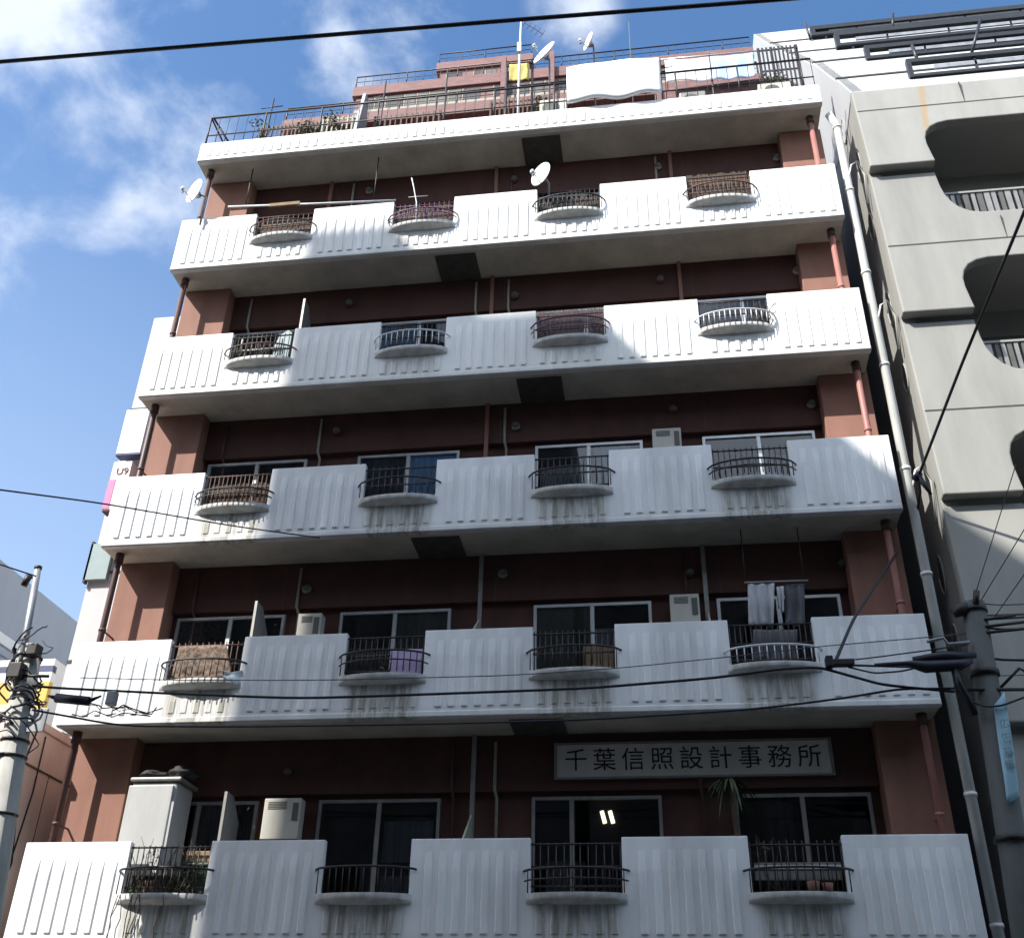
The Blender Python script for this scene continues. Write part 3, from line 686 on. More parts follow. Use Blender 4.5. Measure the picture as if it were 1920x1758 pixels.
mb.build('fascia', sh, (-3, 2.5, 6.2))

# ---------------------------------------------------------------- buildings across the street (behind the photographer): they shade the block
tw = thing('tower_block', 'tall grey concrete tower across the street behind the photographer, stepped roofline', 'tower block', (-5, -19, GZ))
mb = MB(); OX, OZ, OY = -15.0, 15 * 1.33, -15.0
prof = [(2.53, GZ - OZ), (2.55, 14.95), (4.12, 14.95), (4.14, 12.72), (7.75, 12.66), (8.3, 11.35), (11.3, 10.05), (11.95, 9.25), (12.6, 8.7), (13.6, 7.7), (15.5, 6.2), (21, 2.5), (21, GZ - OZ)]
mb.prism([(x + OX, z + OZ) for x, z in prof], 'y', OY - 9, OY, m_tower); mb.build('wall', tw, (-5, OY, GZ))
q = MB()
for fl in range(9):
    z = 1.2 + fl * 3.1
    for i in range(9):
        x = -12.0 + i * 1.95
        if x + 1.2 < 6: q.box(x, x + 1.25, OY - .02, OY + .012, z, z + 1.5, m_grille)
q.build('window_band', tw, (-5, OY, 2))
for nm, x0, x1, h, lab in (('office_building', 6.4, 30, 17, 'long mid rise office building across the street to the right of the tower'), ('office_building', -34, -13.2, 15, 'mid rise office building across the street to the left of the tower')):
    t_ = thing(nm, lab, 'office building', ((x0 + x1) / 2, -18, GZ))
    h += 0; q = MB(); q.box(x0, x1, -26, -15.05, GZ, h, m_tower); q.build('wall', t_, (x0, -15, GZ))
    q = MB(); x = x0 + .8
    while x + 1.6 < x1:
        for fl in range(int((h - 1) / 3.1)): q.box(x, x + 1.6, -15.07, -15.035, 1.2 + fl * 3.1, 2.7 + fl * 3.1, m_grille)
        x += 2.4
    q.build('window_band', t_, (x0, -15, 2))

# ---------------------------------------------------------------- utility poles, cables
def pole(name, label, p0, p1, r0, r1, m):
    t = thing(name, label, 'utility pole', (p0[0], p0[1], GZ))
    mb = MB(); mb.tube([p0, p1], [r0, r1], m, 18); mb.build('pole', t, p0)
    return t
LY = -1.6
def lx(z): return .60 - (z - 4.13) * .113
lp0, lp1 = Vector((lx(GZ), LY, GZ)), Vector((lx(6.25), LY, 6.25))
lp = pole('utility_pole', 'pale concrete utility pole with tangled cables and a steel extension pipe, left edge', lp0, lp1, .18, .15, m_concrete)
mb = MB(); mb.tube([(lx(5.5) - .02, LY - .12, 5.5), (lx(7.34), LY - .12, 7.34)], .045, m_greymetal, 10); mb.tube([(lx(7.33), LY - .12, 7.33), (lx(7.37), LY - .12, 7.37)], .052, m_iron, 10); mb.build('extension_pipe', lp, (lx(6), LY - .12, 6))
mb = MB(); mb.tube([(lx(7.2) - .14, LY - .14, 7.08), (lx(7.2) - .10, LY - .14, 7.25)], .045, m_iron, 8); mb.tube([(lx(7.2), LY - .12, 7.2), (lx(7.2) - .12, LY - .14, 7.2)], .015, m_iron); mb.build('insulator', lp, (lx(7.4) - .12, LY - .1, 7.4))
mb = MB()
rr = random.Random(5)
for i in range(22):
    a0 = rr.random() * 6.3; z = 5.3 + rr.random() * .95; pts = []; da = .25 + rr.random() * .12; dz = (rr.random() - .5) * .09; q_ = .165 + .05 * rr.random(); bul = .02 + .10 * rr.random() ** 3
    for j in range(12):
        a = a0 + j * da; q = q_ + bul * math.sin(math.pi * j / 11)
        zz = z + dz * j + .03 * math.sin(j * 1.3 + a0) - .1 * math.sin(math.pi * j / 11)
        pts.append((lx(zz) + q * math.cos(a), LY + q * math.sin(a), zz))
    mb.tube(pts, .008 + .008 * rr.random(), m_cable, 6)
mb.build('cable_tangle', lp, (lx(6), LY, 5.8))
for z in (4.1, 4.8, 5.0, 6.1):
    mb = MB(); mb.tube([(lx(z) + .165 * math.cos(a), LY + .165 * math.sin(a), z) for a in [i * math.pi / 10 for i in range(21)]], .016, m_iron, 6); mb.build('pole_band', lp, (lx(z), LY, z))
for z, dx in ((4.8, -.42), (5.8, .42)):
    mb = MB(); mb.tube([(lx(z), LY - .16, z), (lx(z) + dx, LY - .16, z - .02)], .02, m_iron, 6); mb.build('step_bolt', lp, (lx(z), LY, z))
for q in ((.1, .24, 6.05, 6.2), (-.12, .06, 5.75, 5.95)):
    z = q[2]; mb = MB(); mb.box(lx(z) + q[0], lx(z) + q[1], LY - .26, LY - .1, z, q[3], m_iron); mb.build('junction_box', lp, (lx(z) + q[0], LY - .2, z), bevel=.012)
mb = MB(); mb.box(lx(5.3) + .16, lx(5.3) + .40, LY - .05, LY - .02, 5.1, 5.4, m_greymetal); mb.build('notice_plate', lp, (lx(5.3) + .2, LY, 5.3), bevel=.006)
rp0, rp1 = Vector((11.75, -2.0, GZ)), Vector((12.11, -2.0, 6.22))
rp = pole('utility_pole', 'dark shaded utility pole carrying a cable joint and a pale blue banner, right edge', rp0, rp1, .17, .125, m_dkpole)
def rx(z): return 11.75 + (z + .38) * .0545
for z, d in ((3.6, .175), (5.35, .155), (6.1, .14)):
    mb = MB(); mb.tube([(rx(z), -2, z), (rx(z), -2, z + .06)], d, m_iron, 16); mb.build('pole_band', rp, (rx(z), -2, z))
for nm, pts, r, m in (('cable_clamp', [(11.95, -2.1, 5.72), (11.72, -2.1, 5.70), (11.68, -2.1, 5.78), (11.5, -2.1, 5.74)], .02, m_greymetal), ('cap_insulator', [(12.12, -2, 6.2), (11.95, -2.05, 6.13), (11.86, -2.05, 6.08)], [.05, .08, .05], m_iron),
        ('stay_arm', [(12.15, -2, 5.18), (12.42, -2.05, 5.42), (12.5, -2.05, 5.36)], .016, m_iron), ('cross_rod', [(11.7, -2.1, 5.18), (12.46, -2.1, 5.16)], .020, m_iron), ('top_pin', [(12.1, -2.12, 6.16), (12.14, -2.12, 6.32)], .035, m_iron),
        ('wire_arm', [(12.1, -2.1, 5.97), (12.5, -2.1, 6.02)], .018, m_iron), ('wire_arm', [(12.1, -2.1, 5.89), (12.62, -2.1, 5.94)], .018, m_iron), ('wire_arm', [(12.1, -2.1, 5.82), (12.75, -2.1, 5.87)], .018, m_iron)):
    mb = MB(); mb.tube(pts, r, m, 8); mb.build(nm, rp, pts[0])
mb = MB()
mb.tube([at(1640, 1246, -2.2), at(1700, 1243, -2.2), at(1716, 1246, -2.2), at(1735, 1250, -2.2), at(1800, 1246, -2.2), at(1822, 1238, -2.2)], [.018, .025, .05, .068, .062, .03], m_cable, 12)
mb.tube([at(1712, 1236, -2.16), at(1770, 1230, -2.16), at(1830, 1228, -2.16)], [.03, .06, .03], m_cable, 10)
mb.tube([at(1790, 1255, -2.2), at(1800, 1285, -2.2), at(1815, 1310, -2.15), at(1828, 1340, -2.1)], .04, m_cable, 8)
tag(mb.build('cable_joint', None, at(1760, 1248, -2.2)), 'fat black cable joint hung beside the right utility pole', 'cable joint')
bn = MB()
q0, q1, q2, q3 = at(1864, 1322, -2.18), at(1884, 1296, -2.18), at(1912, 1492, -2.18), at(1888, 1508, -2.18)
bn.grid(lambda u, v: q0.lerp(q1, u).lerp(q3.lerp(q2, u), v) + Vector((0, .02 * math.sin(v * 5 + u * 2), 0)), 4, 12, m_banner)
bo = bn.build('hanging_banner', None, q0, solid=.012)
tag(bo, 'pale blue vertical banner with faded dark writing tied to the right utility pole', 'banner')
for i, (v, s_) in enumerate(((.28, '広'), (.42, '告'), (.56, '募'), (.68, '集'))):
    p = q0.lerp(q1, .55).lerp(q3.lerp(q2, .55), v)
    text_obj(s_, p + Vector((0, -.04, 0)), .11, m_teal, bo, rot=(R(90), R(-8), 0), ext=.001)
def cable(label, pts, r, m=m_cable, sag=0.0, group=None, cat='cable', name='overhead_cable'):
    P_ = [at(p[0], p[1], p[2]) for p in pts]; out = []
    for i in range(len(P_) - 1):
        a, c = P_[i], P_[i + 1]; n = 10
        for j in range(n): out.append(a.lerp(c, j / n) - Vector((0, 0, sag * 4 * (j / n) * (1 - j / n))))
    out.append(P_[-1])
    if len(P_) > 2:   # smooth the corners
        for _ in range(6): out = [out[0]] + [(out[i - 1] + out[i] * 2 + out[i + 1]) / 4 for i in range(1, len(out) - 1)] + [out[-1]]
    mb = MB(); mb.tube(out, r, m, 7)
    return tag(mb.build(name, None, out[0]), label, cat, group)
cable('thick black cable crossing the sky above the roof', [(-120, 126, -6), (480, 77, -6), (960, 38, -6), (1560, -8, -6), (1900, -40, -6)], .026)
cable('thin cable slanting down from the left edge across the third row of balconies', [(-80, 908, -4.5), (0, 918, -4.4), (190, 943, -3.5), (430, 985, -1.2), (600, 1008, -.06)], .010)
cable('black cable sagging from the left edge to the top of the steel extension pipe', [(-60, 1035, -2.6), (0, 1058, -2.4), (68, 1080, -2.12)], .010)
cable('heaviest black cable crossing the second row of balconies below the planters', [(60, 1285, -2.15), (102, 1289, -2.1), (303, 1299, -2), (560, 1309, -2), (831, 1300, -2), (1100, 1290, -2), (1334, 1271, -2), (1460, 1254, -2), (1534, 1250, -2), (1600, 1268, -2), (1650, 1282, -2), (1700, 1288, -2), (1790, 1296, -2)], .016)
cable('thin cable above the heavy one, crossing the second row of balconies at ledge height', [(150, 1270, -2), (300, 1274, -2), (500, 1275, -2), (640, 1274, -2), (790, 1270, -2), (950, 1266, -2), (1162, 1252, -2), (1357, 1232, -2), (1530, 1212, -2), (1743, 1194, -2), (1830, 1186, -2)], .006, m_cable_g)
cable('black cable running under the white rim of the second row of balconies', [(60, 1330, -2), (230, 1361, -1.6), (450, 1362, -1.4), (800, 1357, -1.4), (1100, 1349, -1.5), (1404, 1330, -1.7), (1571, 1310, -1.9), (1685, 1291, -2), (1790, 1290, -2)], .013)
cable('dark service drop rising steeply from the splice box to the right pillar', [(1566, 1240, -1.9), (1600, 1160, -1.2), (1640, 1098, -.5), (1682, 1035, .35)], .020)
cable('thick black service drop rising from the corner bracket to the upper right', [(1722, 893, -.25), (1800, 690, -1.6), (1870, 520, -2.9), (1960, 300, -4.5)], .021)
cable('thin cable from the splice box to the cable joint, upper of the pair', [(1585, 1238, -2), (1640, 1232, -2), (1745, 1218, -2), (1830, 1205, -2)], .008)
cable('black cable from the splice box to the cable joint, lower of the pair', [(1580, 1246, -2), (1640, 1248, -2), (1720, 1250, -2)], .013)
cable('slack loop of black cable under the splice box', [(1590, 1250, -2), (1640, 1262, -2), (1690, 1258, -2.1), (1716, 1252, -2.2)], .010)
for i, (p, q_, lab) in enumerate((((1824, 1128), (1905, 870), 'thin stay wire rising from the right pole top, left of the fan'), ((1840, 1124), (1925, 985), 'thin stay wire rising from the right pole top, middle of the fan'), ((1862, 1160), (1925, 1070), 'thin stay wire rising from the right pole top, lowest of the fan'))):
    cable(lab, [(p[0], p[1], -2), (q_[0], q_[1], -3.2)], .0055, m_cable_g, group='stay wires of the right pole')
for y0, y1, r, lab in ((1131, 1131, .006, 'topmost level wire running right from the right pole top'), (1160, 1154, .010, 'second wire running right from the right pole'), (1175, 1178, .012, 'thick wire with a kink running right from the right pole'), (1229, 1238, .014, 'lowest thick wire running right from the right pole'), (1263, 1264, .005, 'hairline wire running right below the others from the right pole')):
    cable(lab, [(1836, y0, -2.05), (1875, (y0 + y1) / 2 + 3, -2.05), (1960, y1, -2.05)], r, group='wires running right from the right pole')
cable('drooping black cable looped under the cable joint and behind the banner', [(1790, 1285, -2.1), (1812, 1312, -2.1), (1850, 1325, -2.2), (1880, 1322, -2.2), (1925, 1305, -2.2)], .011)
mb = MB(); c = at(1577, 1243, -2); mb.box(c.x - .12, c.x + .14, -2.06, -1.95, c.z - .035, c.z + .035, m_iron); mb.box(c.x - .17, c.x - .09, -2.07, -1.94, c.z - .05, c.z + .075, m_cable)
tag(mb.build('splice_box', None, c, bevel=.01), 'small black splice box on the cables in front of the rightmost ledge', 'splice box')
mb = MB(); a, c = at(106, 1308, -2.1), at(166, 1314, -2.1); mb.tube([a, c], .058, m_cable, 12); mb.tube([c, at(190, 1304, -2.1)], [.03, .012], m_cable, 8); mb.tube([at(90, 1304, -2.1), a], [.014, .03], m_cable, 8)
tag(mb.build('splice_sleeve', None, a), 'long black cable sleeve beside the left utility pole', 'cable sleeve')
c = at(209, 1308, -2.1); mb = MB(); mb.box(c.x - .055, c.x + .06, -2.14, -2.04, c.z - .09, c.z + .08, m_greymetal)
tag(mb.build('cable_box', None, c, bevel=.012), 'small grey box hanging on the cables right of the black sleeve', 'cable box')
mb = MB()
for k_ in range(7):
    a_ = (115 + rr.random() * 120, 1318 + rr.random() * 25); pts = [at(a_[0] + j * (14 + rr.random() * 10), a_[1] + (rr.random() - .5) * 22, -2.05) for j in range(5)]
    mb.tube(pts, .005 + rr.random() * .004, m_cable, 5)
tag(mb.build('loose_wires', None, at(150, 1330, -2.05)), 'loose tangled wires below the black sleeve at left', 'wires')
mb = MB()
c = at(1722, 893, -.25); mb.tube([c, c + Vector((.05, .25, -.12)), c + Vector((.0, .5, -.4))], .02, m_iron); mb.tube([c + Vector((-.06, 0, -.04)), c + Vector((.03, 0, .05))], .05, m_cable, 8); mb.tube([c + Vector((.0, 0, 0)), c + Vector((.12, 0, -.3))], [.05, .02], m_cable, 8)
tag(mb.build('anchor_bracket', None, c), 'black cable anchor bracket at the corner beside the large rain pipe', 'bracket')

# ---------------------------------------------------------------- dishes and aerials
def dish(label, c, aim, r, base, m=m_dish):
    t = thing('satellite_dish', label, 'satellite dish', base, 'satellite dishes')
    n = Vector(aim).normalized(); ux = n.cross(Vector((0, 0, 1))).normalized(); uy = ux.cross(n); c = Vector(c)
    mb = MB(); vs = []; fs = []; nr, na = 6, 24
    for i in range(nr + 1):
        for j in range(na):
            a = 2 * math.pi * j / na; q = r * i / nr
            vs.append(c + ux * (math.cos(a) * q * .93) + uy * (math.sin(a) * q) + n * (.28 * q * q / r))
    fs = [(i * na + j, i * na + (j + 1) % na, (i + 1) * na + (j + 1) % na, (i + 1) * na + j) for i in range(nr) for j in range(na)]
    mb.add(vs, fs, m, True); mb.build('reflector', t, c, solid=.012)
    foc = c + n * r * 1.05 - uy * r * .45
    mb = MB(); mb.tube([c - uy * r * .98 + n * r * .25, foc], .012, m_white_m); mb.build('arm', t, c)
    mb = MB(); mb.tube([foc - n * .05, foc + n * .045], [.03, .042], m_white_m, 10); mb.tube([foc, foc - uy * .09], .025, m_white_m, 8); mb.build('feed_horn', t, foc)
    mb = MB(); b2 = Vector(base); mb.tube([b2, (b2.x, b2.y, c.z - .05), c - n * .06], .02, m_greymetal); mb.box(c.x - .04, c.x + .04, c.y + .0, c.y + .08, c.z - .06, c.z + .04, m_greymetal); mb.build('mount', t, b2)
    return t
dish('white satellite dish on the left end of the topmost ribbed balcony against the sky', (.26, -.14, 16.07), (-.55, -.84, .0), .27, (.42, -.06, 15.3))
dish('white tilted satellite dish above the third notch of the topmost ribbed balcony', (6.93, -.1, 15.74), (-.6, -.8, .02), .25, (7.02, .05, 15.4))
dish('larger white satellite dish on the roof beside the mustard cloth', at(1025, 104, .5), (-.6, -.75, .3), .31, (at(1025, 104, .5).x + .05, .6, 17.6))
dish('small white satellite dish standing highest on the roof against the blue sky', at(1107, 80, .7), (-.85, -.52, .1), .21, (at(1107, 80, .7).x + .06, .85, 17.6))
ms = thing('antenna_mast', 'white roof antenna mast with small cross elements behind the mustard cloth', 'antenna', (6.2, 1.0, 17.5))
a, c = at(974, 112, 1.0), at(977, 38, 1.0)
mb = MB(); mb.tube([(a.x, 1, 17.5), a, c], [.03, .028, .018], m_white_m, 8); mb.box(a.x - .05, a.x + .04, .93, 1.0, a.z + .2, a.z + .5, m_white_m); mb.build('mast', ms, (a.x, 1, 17.5))
mb = MB(); tp = c + Vector((0, 0, -.03))
mb.tube([tp, tp + Vector((.5, 0, -.55))], .006, m_cable_g, 5)
for i in range(5):
    p = tp + Vector((.08 + .1 * i, 0, -.1 - .11 * i)); mb.tube([p + Vector((-.07, .1, .03)), p + Vector((.07, -.1, -.03))], .005, m_iron, 5)
mb.build('yagi_element', ms, tp)
mb = MB(); a, c = at(1181, 98, 1), at(1179, 42, 1); mb.tube([(a.x, 1, 17.5), c], .011, m_cable_g, 6); tag(mb.build('antenna_rod', None, (a.x, 1, 17.5)), 'thin bare aerial rod on the roof above the white bedding', 'antenna')
mb = MB(); a, c = at(1520, 75, 6), at(1509, 44, 6); mb.tube([a, c], .03, m_iron, 6); tag(mb.build('lightning_rod', None, a), 'short dark rod at the left end of the topmost black guard frame', 'rod')
mb = MB(); mb.tube([at(780, 416, -.05), at(781, 380, -.05), at(776, 352, -.05), at(772, 334, -.05)], .012, m_white_m, 6); mb.tube([at(766, 370, -.05), at(802, 367, -.05)], .008, m_white_m, 5)
tag(mb.build('balcony_aerial', None, at(780, 416, -.05)), 'thin white aerial standing in the second notch of the topmost ribbed balcony', 'antenna')

# ---------------------------------------------------------------- laundry and bedding
def cloth(name, label, cat, corners, m, Y, wav=.02, sag=.02, nu=24, nv=10, group=None, th=.008, seed=0):
    P_ = [at(*p, Y) for p in corners] if len(corners[0]) == 2 else [Vector(p) for p in corners]   # tl, tr, br, bl
    rr = random.Random(seed); ph = rr.random() * 6; fq = 8 + rr.random() * 8
    def fn(u, v):
        p = P_[0].lerp(P_[1], u).lerp(P_[3].lerp(P_[2], u), v)
        return p + Vector((0, wav * math.sin(ph + fq * u + 1.2 * math.sin(2.2 * v + ph)) * (.3 + v) + wav * .4 * math.sin(7 * v + ph), -sag * math.sin(math.pi * u) * (1 - v) + .015 * math.sin(fq * .7 * u) * v))
    mb = MB(); mb.grid(fn, nu, nv, m)
    return tag(mb.build(name, None, P_[0], solid=th), label, cat, group)
cloth('futon', 'big white quilt airing over the roof railing', 'bedding', ((7.38, -.06, 18.72), (9.18, -.06, 18.74), (9.18, -.10, 17.72), (7.38, -.10, 17.72)), m_sheet, 0, .03, -.05, th=.06, seed=3)
cloth('bed_sheet', 'white sheet hanging on the roof beside the pale blue sheet', 'bedding', ((9.34, .8, 19.78), (10.24, .8, 19.73), (10.24, .78, 19.0), (9.34, .78, 19.1)), m_sheet, 0, .015, .02, seed=4)
cloth('bed_sheet', 'pale blue sheet hanging at the right of the white one on the roof', 'bedding', ((10.26, .8, 19.73), (11.13, .8, 19.72), (11.1, .78, 18.95), (10.26, .78, 18.98)), m_sheet_b, 0, .015, .02, seed=5)
mb = MB(); mb.tube([(9.1, .8, 19.8), (11.6, .8, 19.76)], .016, m_alu, 6)
for x in (9.1, 10.25, 11.5): mb.tube([(x, .82, 17.3), (x, .82, 19.85)], .022, m_iron, 6)
tag(mb.build('drying_rack', None, (9.1, .8, 17.3)), 'roof drying pole carrying the white and pale blue sheets', 'drying rack')
a, b2, c2, d2 = [at(*p, 1.2) for p in ((955, 122), (992, 119), (992, 150), (955, 153))]
cloth('cloth_cover', 'mustard yellow cloth hanging among the brown tile storeys', 'cloth', (a, b2, c2, d2), m_yellow, 0, .01, .0, seed=6)
mb = MB(); mb.tube([(a.x - .08, 1.22, a.z), (b2.x + .08, 1.22, b2.z + .02)], .02, m_iron, 6)
for x, z in ((a.x - .06, a.z), (b2.x + .07, b2.z + .12)): mb.tube([(x, 1.24, 17.3), (x, 1.24, z)], .03, m_iron, 6)
tag(mb.build('drying_rack', None, (a.x, 1.22, 17.3)), 'dark roof frame holding the mustard yellow cloth', 'drying rack')
z2 = 2 * H
cloth('hanging_laundry', 'grey white towel hanging before the rightmost window, second row of balconies from the bottom', 'laundry', ((1402, 1092), (1452, 1092), (1450, 1172), (1404, 1172)), m_cloth_g, .35, .03, .0, seed=8)
cloth('hanging_laundry', 'narrow pale shirt hanging right of the grey white towel', 'laundry', ((1456, 1100), (1470, 1098), (1470, 1150), (1460, 1140)), m_cloth_g, .35, .02, .0, seed=9)
cloth('hanging_laundry', 'dark cloth hanging right of the pale shirt', 'laundry', ((1472, 1096), (1508, 1094), (1510, 1172), (1472, 1174)), m_curt_d, .4, .03, .0, seed=10)
cloth('hanging_laundry', 'dim brown cloth low behind the grille under the grey white towel', 'laundry', ((1412, 1180), (1495, 1180), (1495, 1236), (1412, 1238)), m_curt_d, .3, .03, .0, seed=12)
a, c = at(1396, 1092, .35), at(1515, 1088, .35); mb = MB(); mb.tube([a, c], .014, m_alu_d, 6)
for x in (a.x + .02, c.x - .05): mb.tube([(x, .36, a.z), (x, .36, 3 * H - .01)], .009, m_iron, 5)
tag(mb.build('drying_pole', None, a), 'drying pole slung under the soffit above the grey white towel', 'drying pole')
cloth('hanging_laundry', 'lilac cloth behind the black grille of the second notch, second row of balconies', 'laundry', ((733, 1217), (793, 1216), (788, 1268), (730, 1270)), m_lilac, .02, .015, .0, seed=13)
cloth('rug', 'brown patterned rug hung over the leftmost grille in the second row', 'rug', ((336, 1212), (424, 1208), (436, 1272), (318, 1275)), m_rug, .02, .012, .0, seed=14)
cloth('white_cloth', 'crumpled white cloth lying over the ledge edge beside the patterned rug', 'cloth', ((415, 1256), (456, 1256), (450, 1284), (418, 1272)), m_sheet, -.2, .04, .03, seed=15)
def reed(label, k, i, z0, z1, f0=.0, f1=1.0):
    a, c = NOTCH[i]; x0, x1 = a + (c - a) * f0 + .02, a + (c - a) * f1 - .02; mb = MB(); n = int((x1 - x0) / .028); rr = random.Random(k * 9 + i)
    for j in range(n):
        x = x0 + j * .028
        mb.box(x, x + .021, .115, .125 + rr.random() * .006, k * H + z0, k * H + z1 - rr.random() * .06, m_reed)
    for z in (z0 + .1, (z0 + z1) / 2, z1 - .1): mb.box(x0, x1, .105, .1145, k * H + z - .008, k * H + z + .008, m_iron)
    tag(mb.build('reed_screen', None, (x0, .12, k * H + z0)), label, 'reed screen', 'reed screens behind the grilles')
reed('brown reed screen in the leftmost notch of the topmost ribbed balcony', 5, 0, .62, 1.15)
reed('brown reed screen in the second notch of the topmost ribbed balcony', 5, 1, .62, 1.22)
reed('brown reed screen in the third notch of the topmost ribbed balcony, below the tilted dish', 5, 2, .62, 1.12)
reed('tall brown reed screen in the rightmost notch of the topmost ribbed balcony', 5, 3, .62, 1.42)
reed('brown reed screen behind the maroon bowed railing', 4, 2, .62, 1.34)
reed('dark reed screen in the leftmost notch of the third row, right of the lit pillar', 3, 0, .62, 1.12)
mb = MB(); mb.tube([at(428, 388, .3), at(600, 382, .3), at(742, 376, .3)], .022, m_white_m, 8)
for p in ((460, 387), (700, 378)): q_ = at(*p, .3); mb.tube([q_, (q_.x, .3, 6 * H - .01)], .012, m_iron, 5)
tag(mb.build('drying_pole', None, at(428, 388, .3)), 'long white drying pole across the left bay of the top ribbed balcony', 'drying pole')
mb = MB(); P_ = [at(*p, .3) for p in ((548, 384), (520, 387), (505, 386))]
mb = MB(); a = at(505, 387, .3); mb.box(a.x, a.x + .62, .27, .33, a.z - .035, a.z + .05, m_card); tag(mb.build('rolled_mat', None, a, bevel=.01), 'rolled tan mat lying on the long white drying pole', 'mat')
c = at(527, 655, .2); mb = MB(); mb.prism([(c.x - .16, c.z - .35), (c.x + .16, c.z - .35), (c.x + .16, c.z + .35), (c.x + .08, c.z + .42), (c.x - .06, c.z + .32), (c.x - .14, c.z + .05)], 'y', .19, .23, m_teal)
tag(mb.build('round_topped_board', None, c, bevel=.01), 'dark round topped board standing at the right of the leftmost notch, fourth row up', 'board')
mb = MB(); a = (1.55, .15, 4 * H + 1.0)
mb.tube([(1.55, .16, 4 * H + .98), (2.32, .16, 4 * H + 1.0)], .014, m_white_m, 6); mb.tube([(1.6, .16, 4 * H + .6), (1.6, .16, 4 * H + 1.25)], .01, m_white_m, 6); mb.tube([(2.3, .16, 4 * H + .6), (2.3, .16, 4 * H + 1.25)], .01, m_white_m, 6)
tag(mb.build('drying_rack', None, a), 'white drying rack bar beside the dark round topped board', 'drying rack')

# ---------------------------------------------------------------- clutter of the roof terrace
def lattice(label, x0, x1, y, z0, z1, m, gap=.09):
    mb = MB(); x = x0
    for zz in (z0 + .06, (z0 + z1) / 2, z1 - .06): mb.box(x0, x1, y, y + .02, zz - .02, zz + .02, m)
    while x < x1: mb.box(x, x + .035, y - .014, y - .001, z0, z1, m); x += gap
    for xx in (x0, x1 - .05): mb.box(xx, xx + .05, y + .021, y + .06, 17.2, z1 + .05, m)
    tag(mb.build('lattice_screen', None, (x0, y, 17.2)), label, 'lattice screen', 'lattice screens on the roof terrace')
lattice('dark lattice screen at the left end of the roof terrace', .5, 1.9, 1.3, 18.5, 19.55, m_iron_r)
lattice('pale lattice screen on the roof terrace left of the grey screen wall', 1.95, 2.7, 1.2, 18.6, 19.5, m_cream, .11)
lattice('brown lattice screen right of the grey screen wall on the roof', 3.0, 4.5, 1.5, 18.9, 19.75, m_iron_r, .12)
lattice('dark lattice screen under the mustard cloth', 5.6, 6.7, 1.35, 18.6, 19.7, m_iron_r, .1)
lattice('metal lattice screen at the right end of the roof terrace, beside the blue sheet', 11.2, 12.0, .7, 18.3, 19.7, m_iron, .08)
def leafball(label, c, r, n, seed):
    t = thing('roof_shrub', label, 'plant', (c[0], c[1], 17.2), 'potted shrubs on the roof terrace'); rr_ = random.Random(seed)
    mb = MB(); mb.tube([(c[0], c[1], 17.2), (c[0] + .03, c[1], c[2])], [.03, .02], m_twig, 6)
    for i in range(7):
        d = Vector((rr_.gauss(0, 1), rr_.gauss(0, 1), abs(rr_.gauss(0, 1)))).normalized() * r * .9; mb.tube([(c[0] + .03, c[1], c[2] - r * .5), Vector(c) + d], [.014, .005], m_twig, 5)
    mb.build('stem', t, c)
    mb = MB()
    for i in range(5): leafy_(mb, (c[0] + rr_.gauss(0, r * .45), c[1] + rr_.gauss(0, r * .3), c[2] + rr_.gauss(0, r * .4)), r * .6, n // 5, .035, m_leaf, rr_)
    mb.build('foliage', t, c)
def leafy_(mb, c, r, n, size, m, rr):
    for _ in range(n):
        d = Vector((rr.gauss(0, 1), rr.gauss(0, 1), rr.gauss(0, .8))).normalized() * r * (rr.random() ** .45)
        p = Vector(c) + d; a = Vector((rr.gauss(0, 1), rr.gauss(0, 1), rr.gauss(0, .6))).normalized(); b_ = a.cross(Vector((rr.gauss(0, 1), rr.gauss(0, 1), 1))).normalized()
        s_ = size * (.6 + rr.random() * .8)
        mb.add([p - a * s_, p + b_ * s_ * .42, p + a * s_, p - b_ * s_ * .42], [(0, 1, 2, 3)], m)
leafball('sparse roof shrub at the far left of the terrace', (.75, .9, 18.75), .28, 110, 31)
leafball('bushy roof shrub between the two left lattice screens', (1.7, 1.0, 19.0), .33, 260, 32)
leafball('roof shrub just left of the grey screen wall', (2.45, .9, 18.85), .26, 160, 33)
leafball('roof shrub left of the big white quilt', (6.85, .95, 18.95), .28, 200, 34)
leafball('roof shrub at the right end of the terrace by the metal lattice', (11.35, .6, 18.6), .26, 160, 35)
for x, y, z, w_, h, m, lab in ((6.75, .75, 18.35, .55, .5, m_heater, 'cream outdoor unit on a stand behind the railing, left of the big white quilt'), (9.55, .45, 17.9, .5, .4, m_alu_d, 'grey metal box behind the railing under the white sheet'), (11.05, .4, 17.85, .62, .42, m_heater, 'pale outdoor unit behind the railing under the blue sheet')):
    t = thing('outdoor_unit', lab, 'outdoor unit', (x + w_ / 2, y, 17.2), 'outdoor units on the roof terrace')
    mb = MB(); mb.box(x, x + w_, y, y + .25, z, z + h, m); mb.build('casing', t, (x, y, z), bevel=.015)
    mb = MB(); n = 20; cx, cz, rr_ = x + w_ * .42, z + h * .5, h * .36
    mb.prism([(cx + rr_ * math.cos(2 * math.pi * i / n), cz + rr_ * math.sin(2 * math.pi * i / n)) for i in range(n)], 'y', y - .006, y + .003, m_grille); mb.build('fan_grille', t, (cx, y, cz))
    mb = MB()
    for xx in (x + .05, x + w_ - .09): mb.box(xx, xx + .04, y + .04, y + .2, 17.2, z - .001, m_iron)
    mb.build('stand', t, (x, y, 17.2))
